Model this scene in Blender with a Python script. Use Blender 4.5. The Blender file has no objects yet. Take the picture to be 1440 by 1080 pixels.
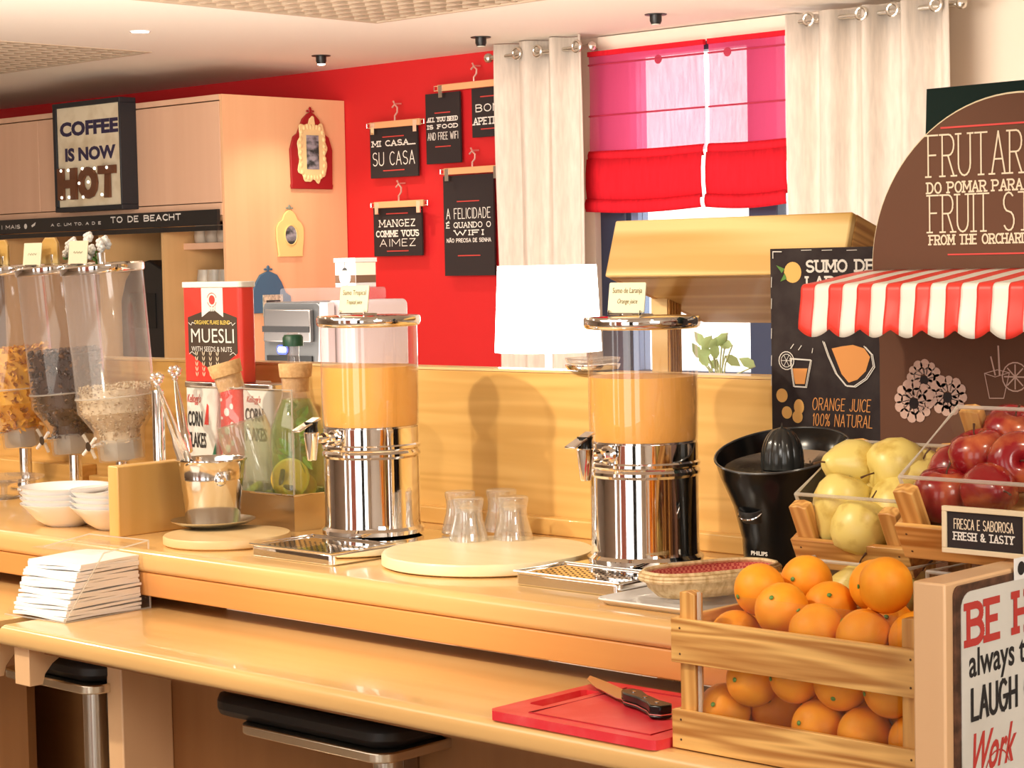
import bpy, math, random
from math import pi, sin, cos, radians
from mathutils import Vector, Matrix
random.seed(7)
C = bpy.context.scene.collection
SC = bpy.context.scene

# ------------------------------------------------------------------ camera
F = 2886.0
_a, _b, _c = .759337, .0585366, -.0199848
_M = Matrix(((cos(_c), -sin(_c), 0), (sin(_c), cos(_c), 0), (0, 0, 1))) @ \
     Matrix(((1, 0, 0), (0, cos(_b), -sin(_b)), (0, sin(_b), cos(_b)))) @ \
     Matrix(((cos(_a), sin(_a), 0), (0, 0, -1), (-sin(_a), cos(_a), 0)))   # world -> (right, down, forward)
_T = _M.transposed()
EYE = Vector((2.437, -2.917, 1.559))
cd = bpy.data.cameras.new('camera'); cam = bpy.data.objects.new('camera', cd); C.objects.link(cam)
cd.sensor_width = 36; cd.lens = F * 36 / 1440; cd.clip_start = .05; cd.clip_end = 100
rt, dn, fw = _M[0], _M[1], _M[2]
cam.matrix_world = Matrix(((rt[0], -dn[0], -fw[0], EYE.x), (rt[1], -dn[1], -fw[1], EYE.y), (rt[2], -dn[2], -fw[2], EYE.z), (0, 0, 0, 1)))
SC.camera = cam
def _ray(x, y): return _T @ Vector(((x - 720) / F, (y - 540) / F, 1))
def atX(x, y, v): d = _ray(x, y); return EYE + d * ((v - EYE.x) / d.x)
def atY(x, y, v): d = _ray(x, y); return EYE + d * ((v - EYE.y) / d.y)
def atZ(x, y, v): d = _ray(x, y); return EYE + d * ((v - EYE.z) / d.z)

# ------------------------------------------------------------------ world, lights, exposure
SC.view_settings.view_transform = 'Standard'; SC.view_settings.look = 'None'
SC.cycles.transparent_max_bounces = 32; SC.cycles.max_bounces = 10; SC.cycles.caustics_reflective = False
SC.view_settings.exposure = 0.95; SC.view_settings.gamma = 1; SC.view_settings.use_curve_mapping = False
W = bpy.data.worlds.new('world'); SC.world = W; W.use_nodes = True
W.node_tree.nodes['Background'].inputs[0].default_value = (1, .95, .9, 1)
W.node_tree.nodes['Background'].inputs[1].default_value = 1.5
def area(name, loc, size, power, color, aim, sy=None):
    l = bpy.data.lights.new(name, 'AREA'); l.energy = power; l.color = color
    l.shape = 'RECTANGLE'; l.size = size; l.size_y = sy or size
    o = bpy.data.objects.new(name, l); C.objects.link(o); o.location = loc
    o.rotation_euler = (Vector(aim) - Vector(loc)).to_track_quat('-Z', 'Y').to_euler(); return o
def spot(name, loc, power, color, aim, ang=70, r=.05, blend=.6):
    l = bpy.data.lights.new(name, 'SPOT'); l.energy = power; l.color = color; l.spot_size = radians(ang); l.spot_blend = blend; l.shadow_soft_size = r
    o = bpy.data.objects.new(name, l); C.objects.link(o); o.location = loc
    o.rotation_euler = (Vector(aim) - Vector(loc)).to_track_quat('-Z', 'Y').to_euler(); return o
WARM = (1, .86, .66)
spot('counter_spot', (-1.05, -1.95, 2.62), 78, WARM, (-.75, 0, 1.1), 52, .04, .5)
spot('counter_spot', (-.15, -2.05, 2.62), 58, WARM, (.22, 0, 1.0), 48, .04, .5)
spot('counter_spot', (-2.3, -1.7, 2.62), 40, WARM, (-1.5, 0, 1.1), 55, .05)
spot('counter_spot', (2.2, -1.3, 2.62), 24, WARM, (.9, -.3, 1.1), 70, .06)
spot('counter_spot', (-3.1, -1.0, 2.62), 40, WARM, (-1.8, 0, 1.2), 70, .05)
area('ceiling_wash', (-1, -2.2, 2.6), 3.0, 24, (1, .92, .80), (-1, -.8, 0), 1.6)  # broad fill from above, added without a fitting
area('hall_fill', (-3.2, .6, 2.66), 3.4, 150, (1, .92, .82), (-4.2, 4.6, 1.1), 1.6)  # added fill that brightens curtain and far wall, no lamp stands here
area('side_fill', (4.6, -2.2, 2.2), 1.6, 34, (1, .95, .88), (1, -.4, 1.1), 1.2)  # added fill for the end panel sign and the chrome
area('ceiling_bounce', (-3.2, 1.6, .7), 3.2, 48, (1, .90, .80), (-4.2, 3.2, 3), 2.0)

# ------------------------------------------------------------------ materials
_mats = {}
def mat(name, base=(.8, .8, .8), rough=.5, metal=0., trans=0., emit=None, estr=0., noise=None, bump=0., coat=0., sub=0., spec=.5):
    """noise=(second colour, (sx,sy,sz), detail, lo, hi)"""
    if name in _mats: return _mats[name]
    m = bpy.data.materials.new(name); m.use_nodes = True; nt = m.node_tree; b = nt.nodes['Principled BSDF']
    b.inputs['Base Color'].default_value = (*base, 1); b.inputs['Roughness'].default_value = rough; b.inputs['Metallic'].default_value = metal
    b.inputs['Transmission Weight'].default_value = trans; b.inputs['Coat Weight'].default_value = coat
    b.inputs['Subsurface Weight'].default_value = sub; b.inputs['Specular IOR Level'].default_value = spec
    if emit: b.inputs['Emission Color'].default_value = (*emit, 1); b.inputs['Emission Strength'].default_value = estr
    if noise:
        c2, s, det, lo, hi = noise
        tc = nt.nodes.new('ShaderNodeTexCoord'); mp = nt.nodes.new('ShaderNodeMapping'); mp.inputs['Scale'].default_value = s
        n = nt.nodes.new('ShaderNodeTexNoise'); n.inputs['Scale'].default_value = 1; n.inputs['Detail'].default_value = det
        r = nt.nodes.new('ShaderNodeValToRGB'); r.color_ramp.elements[0].position = lo; r.color_ramp.elements[1].position = hi
        r.color_ramp.elements[0].color = (*base, 1); r.color_ramp.elements[1].color = (*c2, 1)
        L = nt.links.new
        L(tc.outputs['Object'], mp.inputs[0]); L(mp.outputs[0], n.inputs['Vector']); L(n.outputs['Fac'], r.inputs[0]); L(r.outputs[0], b.inputs['Base Color'])
        if bump:
            bp = nt.nodes.new('ShaderNodeBump'); bp.inputs['Strength'].default_value = bump; bp.inputs['Distance'].default_value = .002
            L(n.outputs['Fac'], bp.inputs['Height']); L(bp.outputs[0], b.inputs['Normal'])
    _mats[name] = m; return m
def wood(name, c1, c2, axis='X', rough=.35, coat=.15, sc=1., rings=.35):
    if name in _mats: return _mats[name]
    m = mat(name, c1, rough, coat=coat); nt = m.node_tree; b = nt.nodes['Principled BSDF']; L = nt.links.new
    tc = nt.nodes.new('ShaderNodeTexCoord'); mp = nt.nodes.new('ShaderNodeMapping')
    mp.inputs['Scale'].default_value = {'X': (1.2*sc, 22*sc, 22*sc), 'Y': (22*sc, 1.2*sc, 22*sc), 'Z': (22*sc, 22*sc, 1.2*sc)}[axis]
    n = nt.nodes.new('ShaderNodeTexNoise'); n.inputs['Scale'].default_value = 1; n.inputs['Detail'].default_value = 5; n.inputs['Distortion'].default_value = .4
    n2 = nt.nodes.new('ShaderNodeTexNoise'); n2.inputs['Scale'].default_value = .35; n2.inputs['Detail'].default_value = 2
    w = nt.nodes.new('ShaderNodeMath'); w.operation = 'MULTIPLY'; w.inputs[1].default_value = 60 if rings > .45 else 26
    sn = nt.nodes.new('ShaderNodeMath'); sn.operation = 'SINE'
    ma = nt.nodes.new('ShaderNodeMath'); ma.operation = 'MULTIPLY_ADD'; ma.inputs[1].default_value = rings * .5
    r = nt.nodes.new('ShaderNodeValToRGB'); r.color_ramp.elements[0].position = .2; r.color_ramp.elements[1].position = .85
    r.color_ramp.elements[0].color = (*c1, 1); r.color_ramp.elements[1].color = (*c2, 1)
    L(tc.outputs['Object'], mp.inputs[0]); L(mp.outputs[0], n.inputs['Vector']); L(mp.outputs[0], n2.inputs['Vector'])
    L(n2.outputs['Fac'], w.inputs[0]); L(w.outputs[0], sn.inputs[0]); L(sn.outputs[0], ma.inputs[0]); L(n.outputs['Fac'], ma.inputs[2])
    L(ma.outputs[0], r.inputs[0]); L(r.outputs[0], b.inputs['Base Color'])
    return m
def clear(name, tint=(.97, .97, .97), fres=1.45, haze=0., hcol=(.9, .9, .88), rough=.02, boost=1.0):
    if name in _mats: return _mats[name]
    m = bpy.data.materials.new(name); m.use_nodes = True; nt = m.node_tree; nt.nodes.clear(); L = nt.links.new
    out = nt.nodes.new('ShaderNodeOutputMaterial'); t = nt.nodes.new('ShaderNodeBsdfTransparent'); t.inputs[0].default_value = (*tint, 1)
    g = nt.nodes.new('ShaderNodeBsdfGlossy'); g.inputs['Roughness'].default_value = rough
    lw = nt.nodes.new('ShaderNodeLayerWeight'); lw.inputs[0].default_value = .5
    pw = nt.nodes.new('ShaderNodeMath'); pw.operation = 'POWER'; pw.inputs[1].default_value = 3.2; L(lw.outputs['Facing'], pw.inputs[0])
    fr = nt.nodes.new('ShaderNodeMath'); fr.operation = 'MULTIPLY_ADD'; fr.inputs[1].default_value = .85; fr.inputs[2].default_value = .05 * boost; L(pw.outputs[0], fr.inputs[0])
    ge = nt.nodes.new('ShaderNodeNewGeometry'); iv = nt.nodes.new('ShaderNodeMath'); iv.operation = 'SUBTRACT'; iv.inputs[0].default_value = 1; L(ge.outputs['Backfacing'], iv.inputs[1])
    mu = nt.nodes.new('ShaderNodeMath'); mu.operation = 'MULTIPLY'; mu.use_clamp = True
    if boost < 1: fr.inputs[1].default_value = .85 * boost
    L(fr.outputs[0], mu.inputs[0]); L(iv.outputs[0], mu.inputs[1])
    mx = nt.nodes.new('ShaderNodeMixShader'); L(mu.outputs[0], mx.inputs[0]); L(t.outputs[0], mx.inputs[1]); L(g.outputs[0], mx.inputs[2])
    last = mx
    if haze:
        d = nt.nodes.new('ShaderNodeBsdfDiffuse'); d.inputs[0].default_value = (*hcol, 1)
        tr = nt.nodes.new('ShaderNodeBsdfTranslucent'); tr.inputs[0].default_value = (*hcol, 1)
        a = nt.nodes.new('ShaderNodeMixShader'); a.inputs[0].default_value = .5; L(d.outputs[0], a.inputs[1]); L(tr.outputs[0], a.inputs[2])
        h = nt.nodes.new('ShaderNodeMixShader'); h.inputs[0].default_value = haze; L(mx.outputs[0], h.inputs[1]); L(a.outputs[0], h.inputs[2]); last = h
    L(last.outputs[0], out.inputs[0]); _mats[name] = m; return m
def cloth(name, col, transp=.0, transl=.5):
    if name in _mats: return _mats[name]
    m = bpy.data.materials.new(name); m.use_nodes = True; nt = m.node_tree; nt.nodes.clear(); L = nt.links.new
    out = nt.nodes.new('ShaderNodeOutputMaterial'); d = nt.nodes.new('ShaderNodeBsdfDiffuse'); tr = nt.nodes.new('ShaderNodeBsdfTranslucent')
    tc = nt.nodes.new('ShaderNodeTexCoord'); mp = nt.nodes.new('ShaderNodeMapping'); mp.inputs['Scale'].default_value = (60, 60, 9)
    n = nt.nodes.new('ShaderNodeTexNoise'); n.inputs['Scale'].default_value = 1; n.inputs['Detail'].default_value = 3
    r = nt.nodes.new('ShaderNodeValToRGB'); r.color_ramp.elements[0].position = .3; r.color_ramp.elements[1].position = .7
    r.color_ramp.elements[0].color = (*[c * .85 for c in col], 1); r.color_ramp.elements[1].color = (*col, 1)
    L(tc.outputs['Object'], mp.inputs[0]); L(mp.outputs[0], n.inputs['Vector']); L(n.outputs['Fac'], r.inputs[0])
    L(r.outputs[0], d.inputs[0]); L(r.outputs[0], tr.inputs[0])
    a = nt.nodes.new('ShaderNodeMixShader'); a.inputs[0].default_value = transl; L(d.outputs[0], a.inputs[1]); L(tr.outputs[0], a.inputs[2]); last = a
    if transp:
        t = nt.nodes.new('ShaderNodeBsdfTransparent'); t.inputs[0].default_value = (.95, .86, .90, 1)
        h = nt.nodes.new('ShaderNodeMixShader'); h.inputs[0].default_value = transp
        mm = nt.nodes.new('ShaderNodeMath'); mm.operation = 'MULTIPLY_ADD'; mm.inputs[1].default_value = .25; mm.inputs[2].default_value = transp - .12
        L(n.outputs['Fac'], mm.inputs[0]); L(mm.outputs[0], h.inputs[0])
        L(a.outputs[0], h.inputs[1]); L(t.outputs[0], h.inputs[2]); last = h
    L(last.outputs[0], out.inputs[0]); _mats[name] = m; return m

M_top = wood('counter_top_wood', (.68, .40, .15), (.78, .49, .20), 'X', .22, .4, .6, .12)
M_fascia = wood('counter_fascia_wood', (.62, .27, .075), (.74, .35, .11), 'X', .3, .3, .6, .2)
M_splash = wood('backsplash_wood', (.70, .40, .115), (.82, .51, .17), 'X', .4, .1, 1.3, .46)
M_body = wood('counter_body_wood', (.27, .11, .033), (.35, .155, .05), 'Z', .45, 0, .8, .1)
M_crate = wood('crate_wood', (.42, .17, .035), (.86, .52, .17), 'X', .45, .1, 2.6, .5)
M_crateY = wood('crate_wood_side', (.50, .22, .05), (.82, .48, .15), 'Y', .45, .1, 2.6, .5)
M_crateZ = wood('crate_wood_post', (.50, .22, .05), (.80, .46, .14), 'Z', .45, .1, 2.6, .5)
M_pale = wood('pale_pine', (.86, .62, .30), (.76, .48, .18), 'X', .4, .2, .5, .7)
M_hop = wood('golden_pine', (.84, .60, .25), (.60, .34, .08), 'X', .4, .2, .55, .8)
M_slice = wood('pale_round_board', (.90, .78, .52), (.80, .62, .36), 'X', .4, .1, .8, .3)
M_cab = wood('cabinet_veneer', (.80, .45, .24), (.86, .52, .29), 'Z', .45, 0, .5, .1)
M_panel = wood('end_panel_wood', (.76, .46, .24), (.82, .53, .29), 'Z', .4, .1, .6, .1)
M_chrome = mat('chrome', (.95, .94, .93), .05, 1)
M_steel = mat('brushed_steel', (.75, .72, .66), .22, 1)
M_glass = clear('clear_glass', (.96, .95, .96), 1.5, .06, (.95, .9, .93), boost=2.0)
M_tumbler = clear('tumbler_glass', (.95, .95, .94), 1.5, .16, (.95, .9, .85), boost=4.0)
M_acry = clear('acrylic', (.985, .98, .97), 1.45, .015, boost=.5)
M_edge = clear('acrylic_edge', (.9, .88, .82), 1.5, .45, (.95, .93, .88))
M_hazy = clear('hazy_plastic', (.98, .97, .99), 1.45, .075, (.95, .93, .95), .06, 1.2)
M_frost = clear('frosted_plastic', (.9, .9, .87), 1.45, .5, (.85, .84, .78), .2, 1.)
M_black = mat('black_plastic', (.006, .006, .006), .22, spec=.35)
M_darkr = mat('dark_satin', (.012, .011, .011), .4)
M_dark = mat('chalk_board', (.036, .028, .028), .75, spec=.15)
M_white = mat('white_china', (.90, .88, .87), .18, coat=.4)
M_paper = mat('white_paper', (.92, .91, .90), .8)
M_card = mat('cream_card', (.88, .80, .56), .7)
M_let = mat('chalk_white', (.80, .76, .70), .8)
M_letc = mat('cream_print', (.84, .70, .52), .8)
M_ink = mat('black_print', (.02, .018, .018), .8)
M_redp = mat('red_print', (.55, .05, .04), .7)
M_red = mat('red_paint', (.62, .014, .018), .55)
M_cream = mat('cream_wall_paint', (.80, .68, .56), .8)
M_ceil = mat('ceiling_paint', (.84, .77, .68), .9)
M_cork = mat('cork', (.62, .36, .15), .8, noise=((.75, .48, .22), (120, 120, 120), 3, .35, .65), bump=.4)
M_orange = mat('orange_peel', (.86, .27, .008), .5, spec=.35, noise=((.92, .37, .02), (30, 30, 30), 3, .3, .7), bump=.25, sub=.05)
M_juice = mat('orange_juice', (.90, .40, .05), .35, noise=((.93, .46, .08), (4, 4, 9), 3, .3, .7))
M_pear = mat('yellow_pear_skin', (.78, .62, .18), .35, noise=((.50, .31, .045), (34, 34, 34), 9, .50, .76), bump=.15)
M_apple = mat('red_apple_skin', (.26, .008, .012), .2, noise=((.66, .20, .06), (26, 26, 9), 7, .47, .82), coat=.15)
M_stem = mat('brown_stem', (.10, .045, .02), .8)
M_green = mat('leaf_green', (.10, .25, .04), .5)
M_redcl = mat('red_stripe_cloth', (.84, .05, .035), .4)
M_whcl = mat('white_stripe_cloth', (.84, .82, .74), .4)
M_brown = mat('brown_board', (.135, .060, .034), .6, spec=.2)
M_gap = mat('dark_gap', (.012, .008, .005), .9)
M_navy = mat('navy_frame', (.035, .045, .09), .5)
M_photo = mat('photo_print', (.04, .05, .05), .4, noise=((.35, .35, .4), (14, 14, 20), 3, .45, .6))

# ------------------------------------------------------------------ mesh helpers
class MB:
    def __init__(s): s.v = []; s.f = []; s.mi = []; s.cur = 0
    def add(s, vs, fs, T=None):
        n = len(s.v)
        s.v += [tuple(T @ Vector(p)) if T else tuple(p) for p in vs]
        s.f += [tuple(i + n for i in f) for f in fs]; s.mi += [s.cur] * len(fs); return s
    def box(s, a, b, T=None):
        (x0, y0, z0), (x1, y1, z1) = a, b
        return s.add([(x0,y0,z0),(x1,y0,z0),(x1,y1,z0),(x0,y1,z0),(x0,y0,z1),(x1,y0,z1),(x1,y1,z1),(x0,y1,z1)],
                     [(3,2,1,0),(4,5,6,7),(0,1,5,4),(1,2,6,5),(2,3,7,6),(3,0,4,7)], T)
    def lathe(s, prof, n=40, T=None, sx=1, sy=1, cap0=True, cap1=True):
        vs = []; fs = []
        for (r, z) in prof:
            for k in range(n):
                a = 2 * pi * k / n; vs.append((r * cos(a) * sx, r * sin(a) * sy, z))
        for i in range(len(prof) - 1):
            for k in range(n):
                k2 = (k + 1) % n; fs.append((i*n+k, i*n+k2, (i+1)*n+k2, (i+1)*n+k))
        if cap0 and prof[0][0] > 1e-6: fs.append(tuple(reversed(range(n))))
        if cap1 and prof[-1][0] > 1e-6: fs.append(tuple(range((len(prof)-1)*n, len(prof)*n)))
        return s.add(vs, fs, T)
    def tube(s, pts, r, n=10, T=None, closed=False):
        pts = [Vector(p) for p in pts]; vs = []; fs = []; m = len(pts)
        rr = r if isinstance(r, (list, tuple)) else [r] * m
        up = Vector((0, 0, 1)); prev = None
        for i, p in enumerate(pts):
            d = (pts[(i+1) % m] - pts[i-1]) if closed else (pts[min(i+1, m-1)] - pts[max(i-1, 0)])
            d.normalize()
            if prev is None: u = d.cross(up if abs(d.z) < .9 else Vector((1, 0, 0))).normalized()
            else: u = (prev - d * prev.dot(d)).normalized()
            prev = u; w = d.cross(u)
            for k in range(n):
                a = 2 * pi * k / n; vs.append(p + (u * cos(a) + w * sin(a)) * rr[i])
        for i in range(m if closed else m - 1):
            j = (i + 1) % m
            for k in range(n):
                k2 = (k + 1) % n; fs.append((i*n+k, i*n+k2, j*n+k2, j*n+k))
        if not closed: fs.append(tuple(reversed(range(n)))); fs.append(tuple(range((m-1)*n, m*n)))
        return s.add(vs, fs, T)
    def prism(s, outline, a, b, axis='Y', T=None):
        """outline 2D (u,v); axis = extrusion axis from a to b. X:(y,z) Y:(x,z) Z:(x,y)"""
        f = {'X': lambda u, v, w: (w, u, v), 'Y': lambda u, v, w: (u, w, v), 'Z': lambda u, v, w: (u, v, w)}[axis]
        n = len(outline); vs = [f(u, v, a) for u, v in outline] + [f(u, v, b) for u, v in outline]
        area2 = sum(outline[i][0]*outline[(i+1)%n][1] - outline[(i+1)%n][0]*outline[i][1] for i in range(n))
        fs = [tuple(range(n)), tuple(reversed(range(n, 2*n)))] + [(i, i+n, (i+1)%n+n, (i+1)%n) for i in range(n)]
        flip = (area2 > 0) != (axis == 'Y')
        if flip: fs = [tuple(reversed(q)) for q in fs]
        return s.add(vs, fs, T)
    def loft(s, rings, caps=True, T=None):
        n = len(rings[0]); vs = [p for r in rings for p in r]; fs = []
        for i in range(len(rings)-1):
            for k in range(n):
                k2 = (k+1) % n; fs.append((i*n+k, i*n+k2, (i+1)*n+k2, (i+1)*n+k))
        if caps: fs.append(tuple(reversed(range(n)))); fs.append(tuple(range((len(rings)-1)*n, len(rings)*n)))
        return s.add(vs, fs, T)
    def ball(s, c, r, n=16, m=10, f=None):
        prof = []
        vs = []; fs = []
        for i in range(m + 1):
            t = -pi/2 + pi * i / m
            for k in range(n):
                a = 2*pi*k/n; d = Vector((cos(t)*cos(a), cos(t)*sin(a), sin(t)))
                q = f(d) if f else 1
                vs.append(Vector(c) + Vector((d.x*r[0], d.y*r[1], d.z*r[2]))*q if isinstance(r, (tuple, list)) else Vector(c) + d*r*q)
        for i in range(m):
            for k in range(n):
                k2 = (k+1) % n; fs.append((i*n+k, i*n+k2, (i+1)*n+k2, (i+1)*n+k))
        return s.add(vs, fs)
    def mesh(s, name, mats, smooth=30):
        me = bpy.data.meshes.new(name); me.from_pydata([tuple(v) for v in s.v], [], s.f)
        for m in (mats if isinstance(mats, (list, tuple)) else [mats]): me.materials.append(m)
        if any(s.mi): me.polygons.foreach_set('material_index', s.mi)
        me.validate(); me.update()
        if smooth:
            me.shade_smooth(); me.set_sharp_from_angle(angle=radians(smooth))
        return me
def part(name, mb, mats, parent=None, loc=None, rot=None, bevel=0, smooth=35, solid=0, stuff=False, label=None):
    me = mb.mesh(name, mats, smooth) if isinstance(mb, MB) else mb
    o = bpy.data.objects.new(name, me); C.objects.link(o)
    if parent: o.parent = parent
    if loc: o.location = loc
    if rot: o.rotation_euler = rot
    if solid:
        q = o.modifiers.new('solid', 'SOLIDIFY'); q.thickness = solid; q.offset = 0
    if bevel:
        q = o.modifiers.new('bevel', 'BEVEL'); q.width = bevel; q.segments = 2; q.limit_method = 'ANGLE'; q.angle_limit = radians(40); q.harden_normals = False
    if stuff: o['kind'] = 'stuff'
    if label: o['label'] = label
    return o
def tag(o, label, cat, group=None, kind=None):
    o['label'] = label; o['category'] = cat
    if group: o['group'] = group
    if kind: o['kind'] = kind
    return o
def thing(name, label, cat, loc=(0, 0, 0), rot=(0, 0, 0), group=None):
    o = bpy.data.objects.new(name, None); C.objects.link(o); o.empty_display_size = .05
    o.location = loc; o.rotation_euler = rot; return tag(o, label, cat, group)
def struct(name, mb, mats, **k):
    o = part(name, mb, mats, **k); o['kind'] = 'structure'; return o
def copy_tree(o, parent=None):
    c = o.copy(); C.objects.link(c); c.parent = parent
    for ch in list(o.children): copy_tree(ch, c)
    return c
def bx(*ab): m = MB(); [m.box(a, b) for a, b in zip(ab[::2], ab[1::2])]; return m
def rrect(x0, z0, x1, z1, r, n=5):
    o = []
    for cx, cz, a0 in ((x1-r, z0+r, -90), (x1-r, z1-r, 0), (x0+r, z1-r, 90), (x0+r, z0+r, 180)):
        for k in range(n+1):
            a = radians(a0 + 90*k/n); o.append((cx + r*cos(a), cz + r*sin(a)))
    return o
def circ(cx, cz, r, n=24, sx=1, a0=0, a1=360):
    return [(cx + r*sx*cos(radians(a0 + (a1-a0)*k/n)), cz + r*sin(radians(a0 + (a1-a0)*k/n))) for k in range(n if a1-a0 == 360 else n+1)]

# ------------------------------------------------------------------ stroke lettering (flat print)
def arc(cx, cy, rx, ry, a0, a1, n=8): return [(cx + rx*cos(radians(a0+(a1-a0)*k/n)), cy + ry*sin(radians(a0+(a1-a0)*k/n))) for k in range(n+1)]
G = {
 'A': [[(0,0),(.3,1),(.6,0)],[(.11,.35),(.49,.35)]], 'B': [[(0,0),(0,1)],[(0,1),(.3,1)]+arc(.3,.77,.24,.23,90,-90)+[(0,.54)],[(.3,.54)]+arc(.3,.27,.28,.27,90,-90)+[(0,0)]],
 'C': [arc(.32,.5,.32,.5,50,310,12)], 'D': [[(0,0),(0,1)],[(0,1),(.2,1)]+arc(.2,.5,.36,.5,90,-90,12)+[(0,0)]],
 'E': [[(0,0),(0,1)],[(0,1),(.46,1)],[(0,.52),(.36,.52)],[(0,0),(.46,0)]], 'F': [[(0,0),(0,1)],[(0,1),(.46,1)],[(0,.52),(.36,.52)]],
 'G': [arc(.32,.5,.32,.5,50,350,12)+[(.64,.45),(.36,.45)]], 'H': [[(0,0),(0,1)],[(.55,0),(.55,1)],[(0,.5),(.55,.5)]], 'I': [[(.06,0),(.06,1)]],
 'J': [[(.35,1),(.35,.25)]+arc(.17,.2,.18,.2,0,-170,6)], 'K': [[(0,0),(0,1)],[(.5,1),(0,.42)],[(.15,.58),(.52,0)]], 'L': [[(0,1),(0,0)],[(0,0),(.44,0)]],
 'M': [[(0,0),(0,1)],[(0,1),(.34,.3),(.68,1)],[(.68,1),(.68,0)]], 'N': [[(0,0),(0,1)],[(0,1),(.55,0)],[(.55,0),(.55,1)]], 'O': [arc(.32,.5,.32,.5,0,360,16)],
 'P': [[(0,0),(0,1)],[(0,1),(.3,1)]+arc(.3,.74,.25,.26,90,-90)+[(0,.48)]], 'Q': [arc(.32,.5,.32,.5,0,360,16),[(.4,.25),(.62,-.05)]],
 'R': [[(0,0),(0,1)],[(0,1),(.3,1)]+arc(.3,.75,.24,.25,90,-90)+[(0,.5)],[(.26,.5),(.54,0)]], 'S': [arc(.26,.75,.25,.25,40,270,9)+arc(.26,.25,.26,.25,90,-150,9)],
 'T': [[(.28,0),(.28,1)],[(0,1),(.56,1)]], 'U': [[(0,1),(0,.3)]+arc(.28,.28,.28,.28,180,360,8)+[(.56,1)]], 'V': [[(0,1),(.28,0),(.56,1)]],
 'W': [[(0,1),(.2,0),(.4,.8),(.6,0),(.8,1)]], 'X': [[(0,0),(.5,1)],[(0,1),(.5,0)]], 'Y': [[(0,1),(.27,.5),(.54,1)],[(.27,.5),(.27,0)]], 'Z': [[(0,1),(.5,1),(0,0),(.5,0)]],
 '0': [arc(.24,.5,.24,.5,0,360,14)], '1': [[(.02,.8),(.16,1),(.16,0)]], '%': [arc(.12,.8,.12,.2,0,360,8),arc(.5,.2,.12,.2,0,360,8),[(.55,1),(.08,0)]],
 '&': [[(.6,0),(.12,.7)]+arc(.26,.8,.16,.2,200,-20,8)+[(.1,.35)]+arc(.24,.2,.2,.2,150,330,6)+[(.58,.42)]], '.': [[(.03,0),(.03,.06)]], ' ': [],
}
_rk = [0]
def ribbon(mb, pts, t, closed=False):
    m = len(pts)
    for i in range(m if closed else m - 1):
        (x0, z0), (x1, z1) = pts[i], pts[(i+1) % m]
        L = math.hypot(x1-x0, z1-z0) or 1e-6; ux, uz = (x1-x0)/L*t*.5, (z1-z0)/L*t*.5
        x0 -= ux*.8; z0 -= uz*.8; x1 += ux*.8; z1 += uz*.8
        _rk[0] = (_rk[0] + 1) % 41; yo = -_rk[0] * 1.6e-5      # print laid down stroke over stroke
        mb.add([(x0+uz, yo, z0-ux), (x1+uz, yo, z1-ux), (x1-uz, yo, z1+ux), (x0-uz, yo, z0+ux)], [(0, 1, 2, 3)])
def write(mb, s, x0, x1, zb, h, t, serif=0., slant=0., gap=.22, ang=0.):
    """lettering of height h on the local XZ plane between x0 and x1, stroke t"""
    acc = {'É': 'E', 'Ã': 'A'}
    w = 0; pos = []
    for ch in s:
        g = G.get(acc.get(ch, ch), []); gw = max([p[0] for st in g for p in st] or [.3]); pos.append((g, w, ch)); w += gw + gap
    w -= gap; k = (x1 - x0) / w
    for g, ox, ch in pos:
        def tr(p): x = x0 + (ox + p[0]) * k; z = zb + p[1] * h; return (x + slant*p[1]*h, z + (x-x0)*math.tan(ang))
        for st in g:
            q = [tr(p) for p in st]; ribbon(mb, q, t)
            if serif:
                for e, nb in ((st[0], st[1]), (st[-1], st[-2])):
                    if e[1] in (0, 1) and abs(e[1]-nb[1]) > abs(e[0]-nb[0])*.8:
                        a = tr(e); ribbon(mb, [(a[0]-serif, a[1]), (a[0]+serif, a[1])], t)
        if ch == 'É': ribbon(mb, [tr((.15, 1.12)), tr((.38, 1.28))], t)
        if ch == 'Ã': ribbon(mb, [tr((.1, 1.12)), tr((.22, 1.22)), tr((.38, 1.12)), tr((.5, 1.22))], t)
_dg = None
def font_text(s, x0, x1, zb, h, bold=0., slant=0.):
    cu = bpy.data.curves.new('txt', 'FONT'); cu.body = s; cu.offset = bold; cu.resolution_u = 3; cu.shear = slant
    o = bpy.data.objects.new('txt', cu); C.objects.link(o)
    dg = bpy.context.evaluated_depsgraph_get(); me = bpy.data.meshes.new_from_object(o.evaluated_get(dg))
    bpy.data.objects.remove(o); bpy.data.curves.remove(cu)
    xs = [v.co.x for v in me.vertices]; ys = [v.co.y for v in me.vertices]
    a, b, c, d = min(xs), max(xs), min(ys), max(ys)
    mb = MB(); mb.add([(x0 + (v.co.x-a)/(b-a)*(x1-x0), 0, zb + (v.co.y-c)/(d-c)*h) for v in me.vertices], [tuple(p.vertices) for p in me.polygons])
    bpy.data.meshes.remove(me); return mb
def poly(mb, pts, y=0.):
    mb.add([(x, y, z) for x, z in pts], [tuple(range(len(pts)))])

#@@STRUCTURE
# ------------------------------------------------------------------ room shell
HZ = 2.69
WY = 5.0
struct('floor', bx((-10, -7, -.1), (6, 5.2, 0)), mat('floor_tile', (.46, .36, .27), .35))
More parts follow.
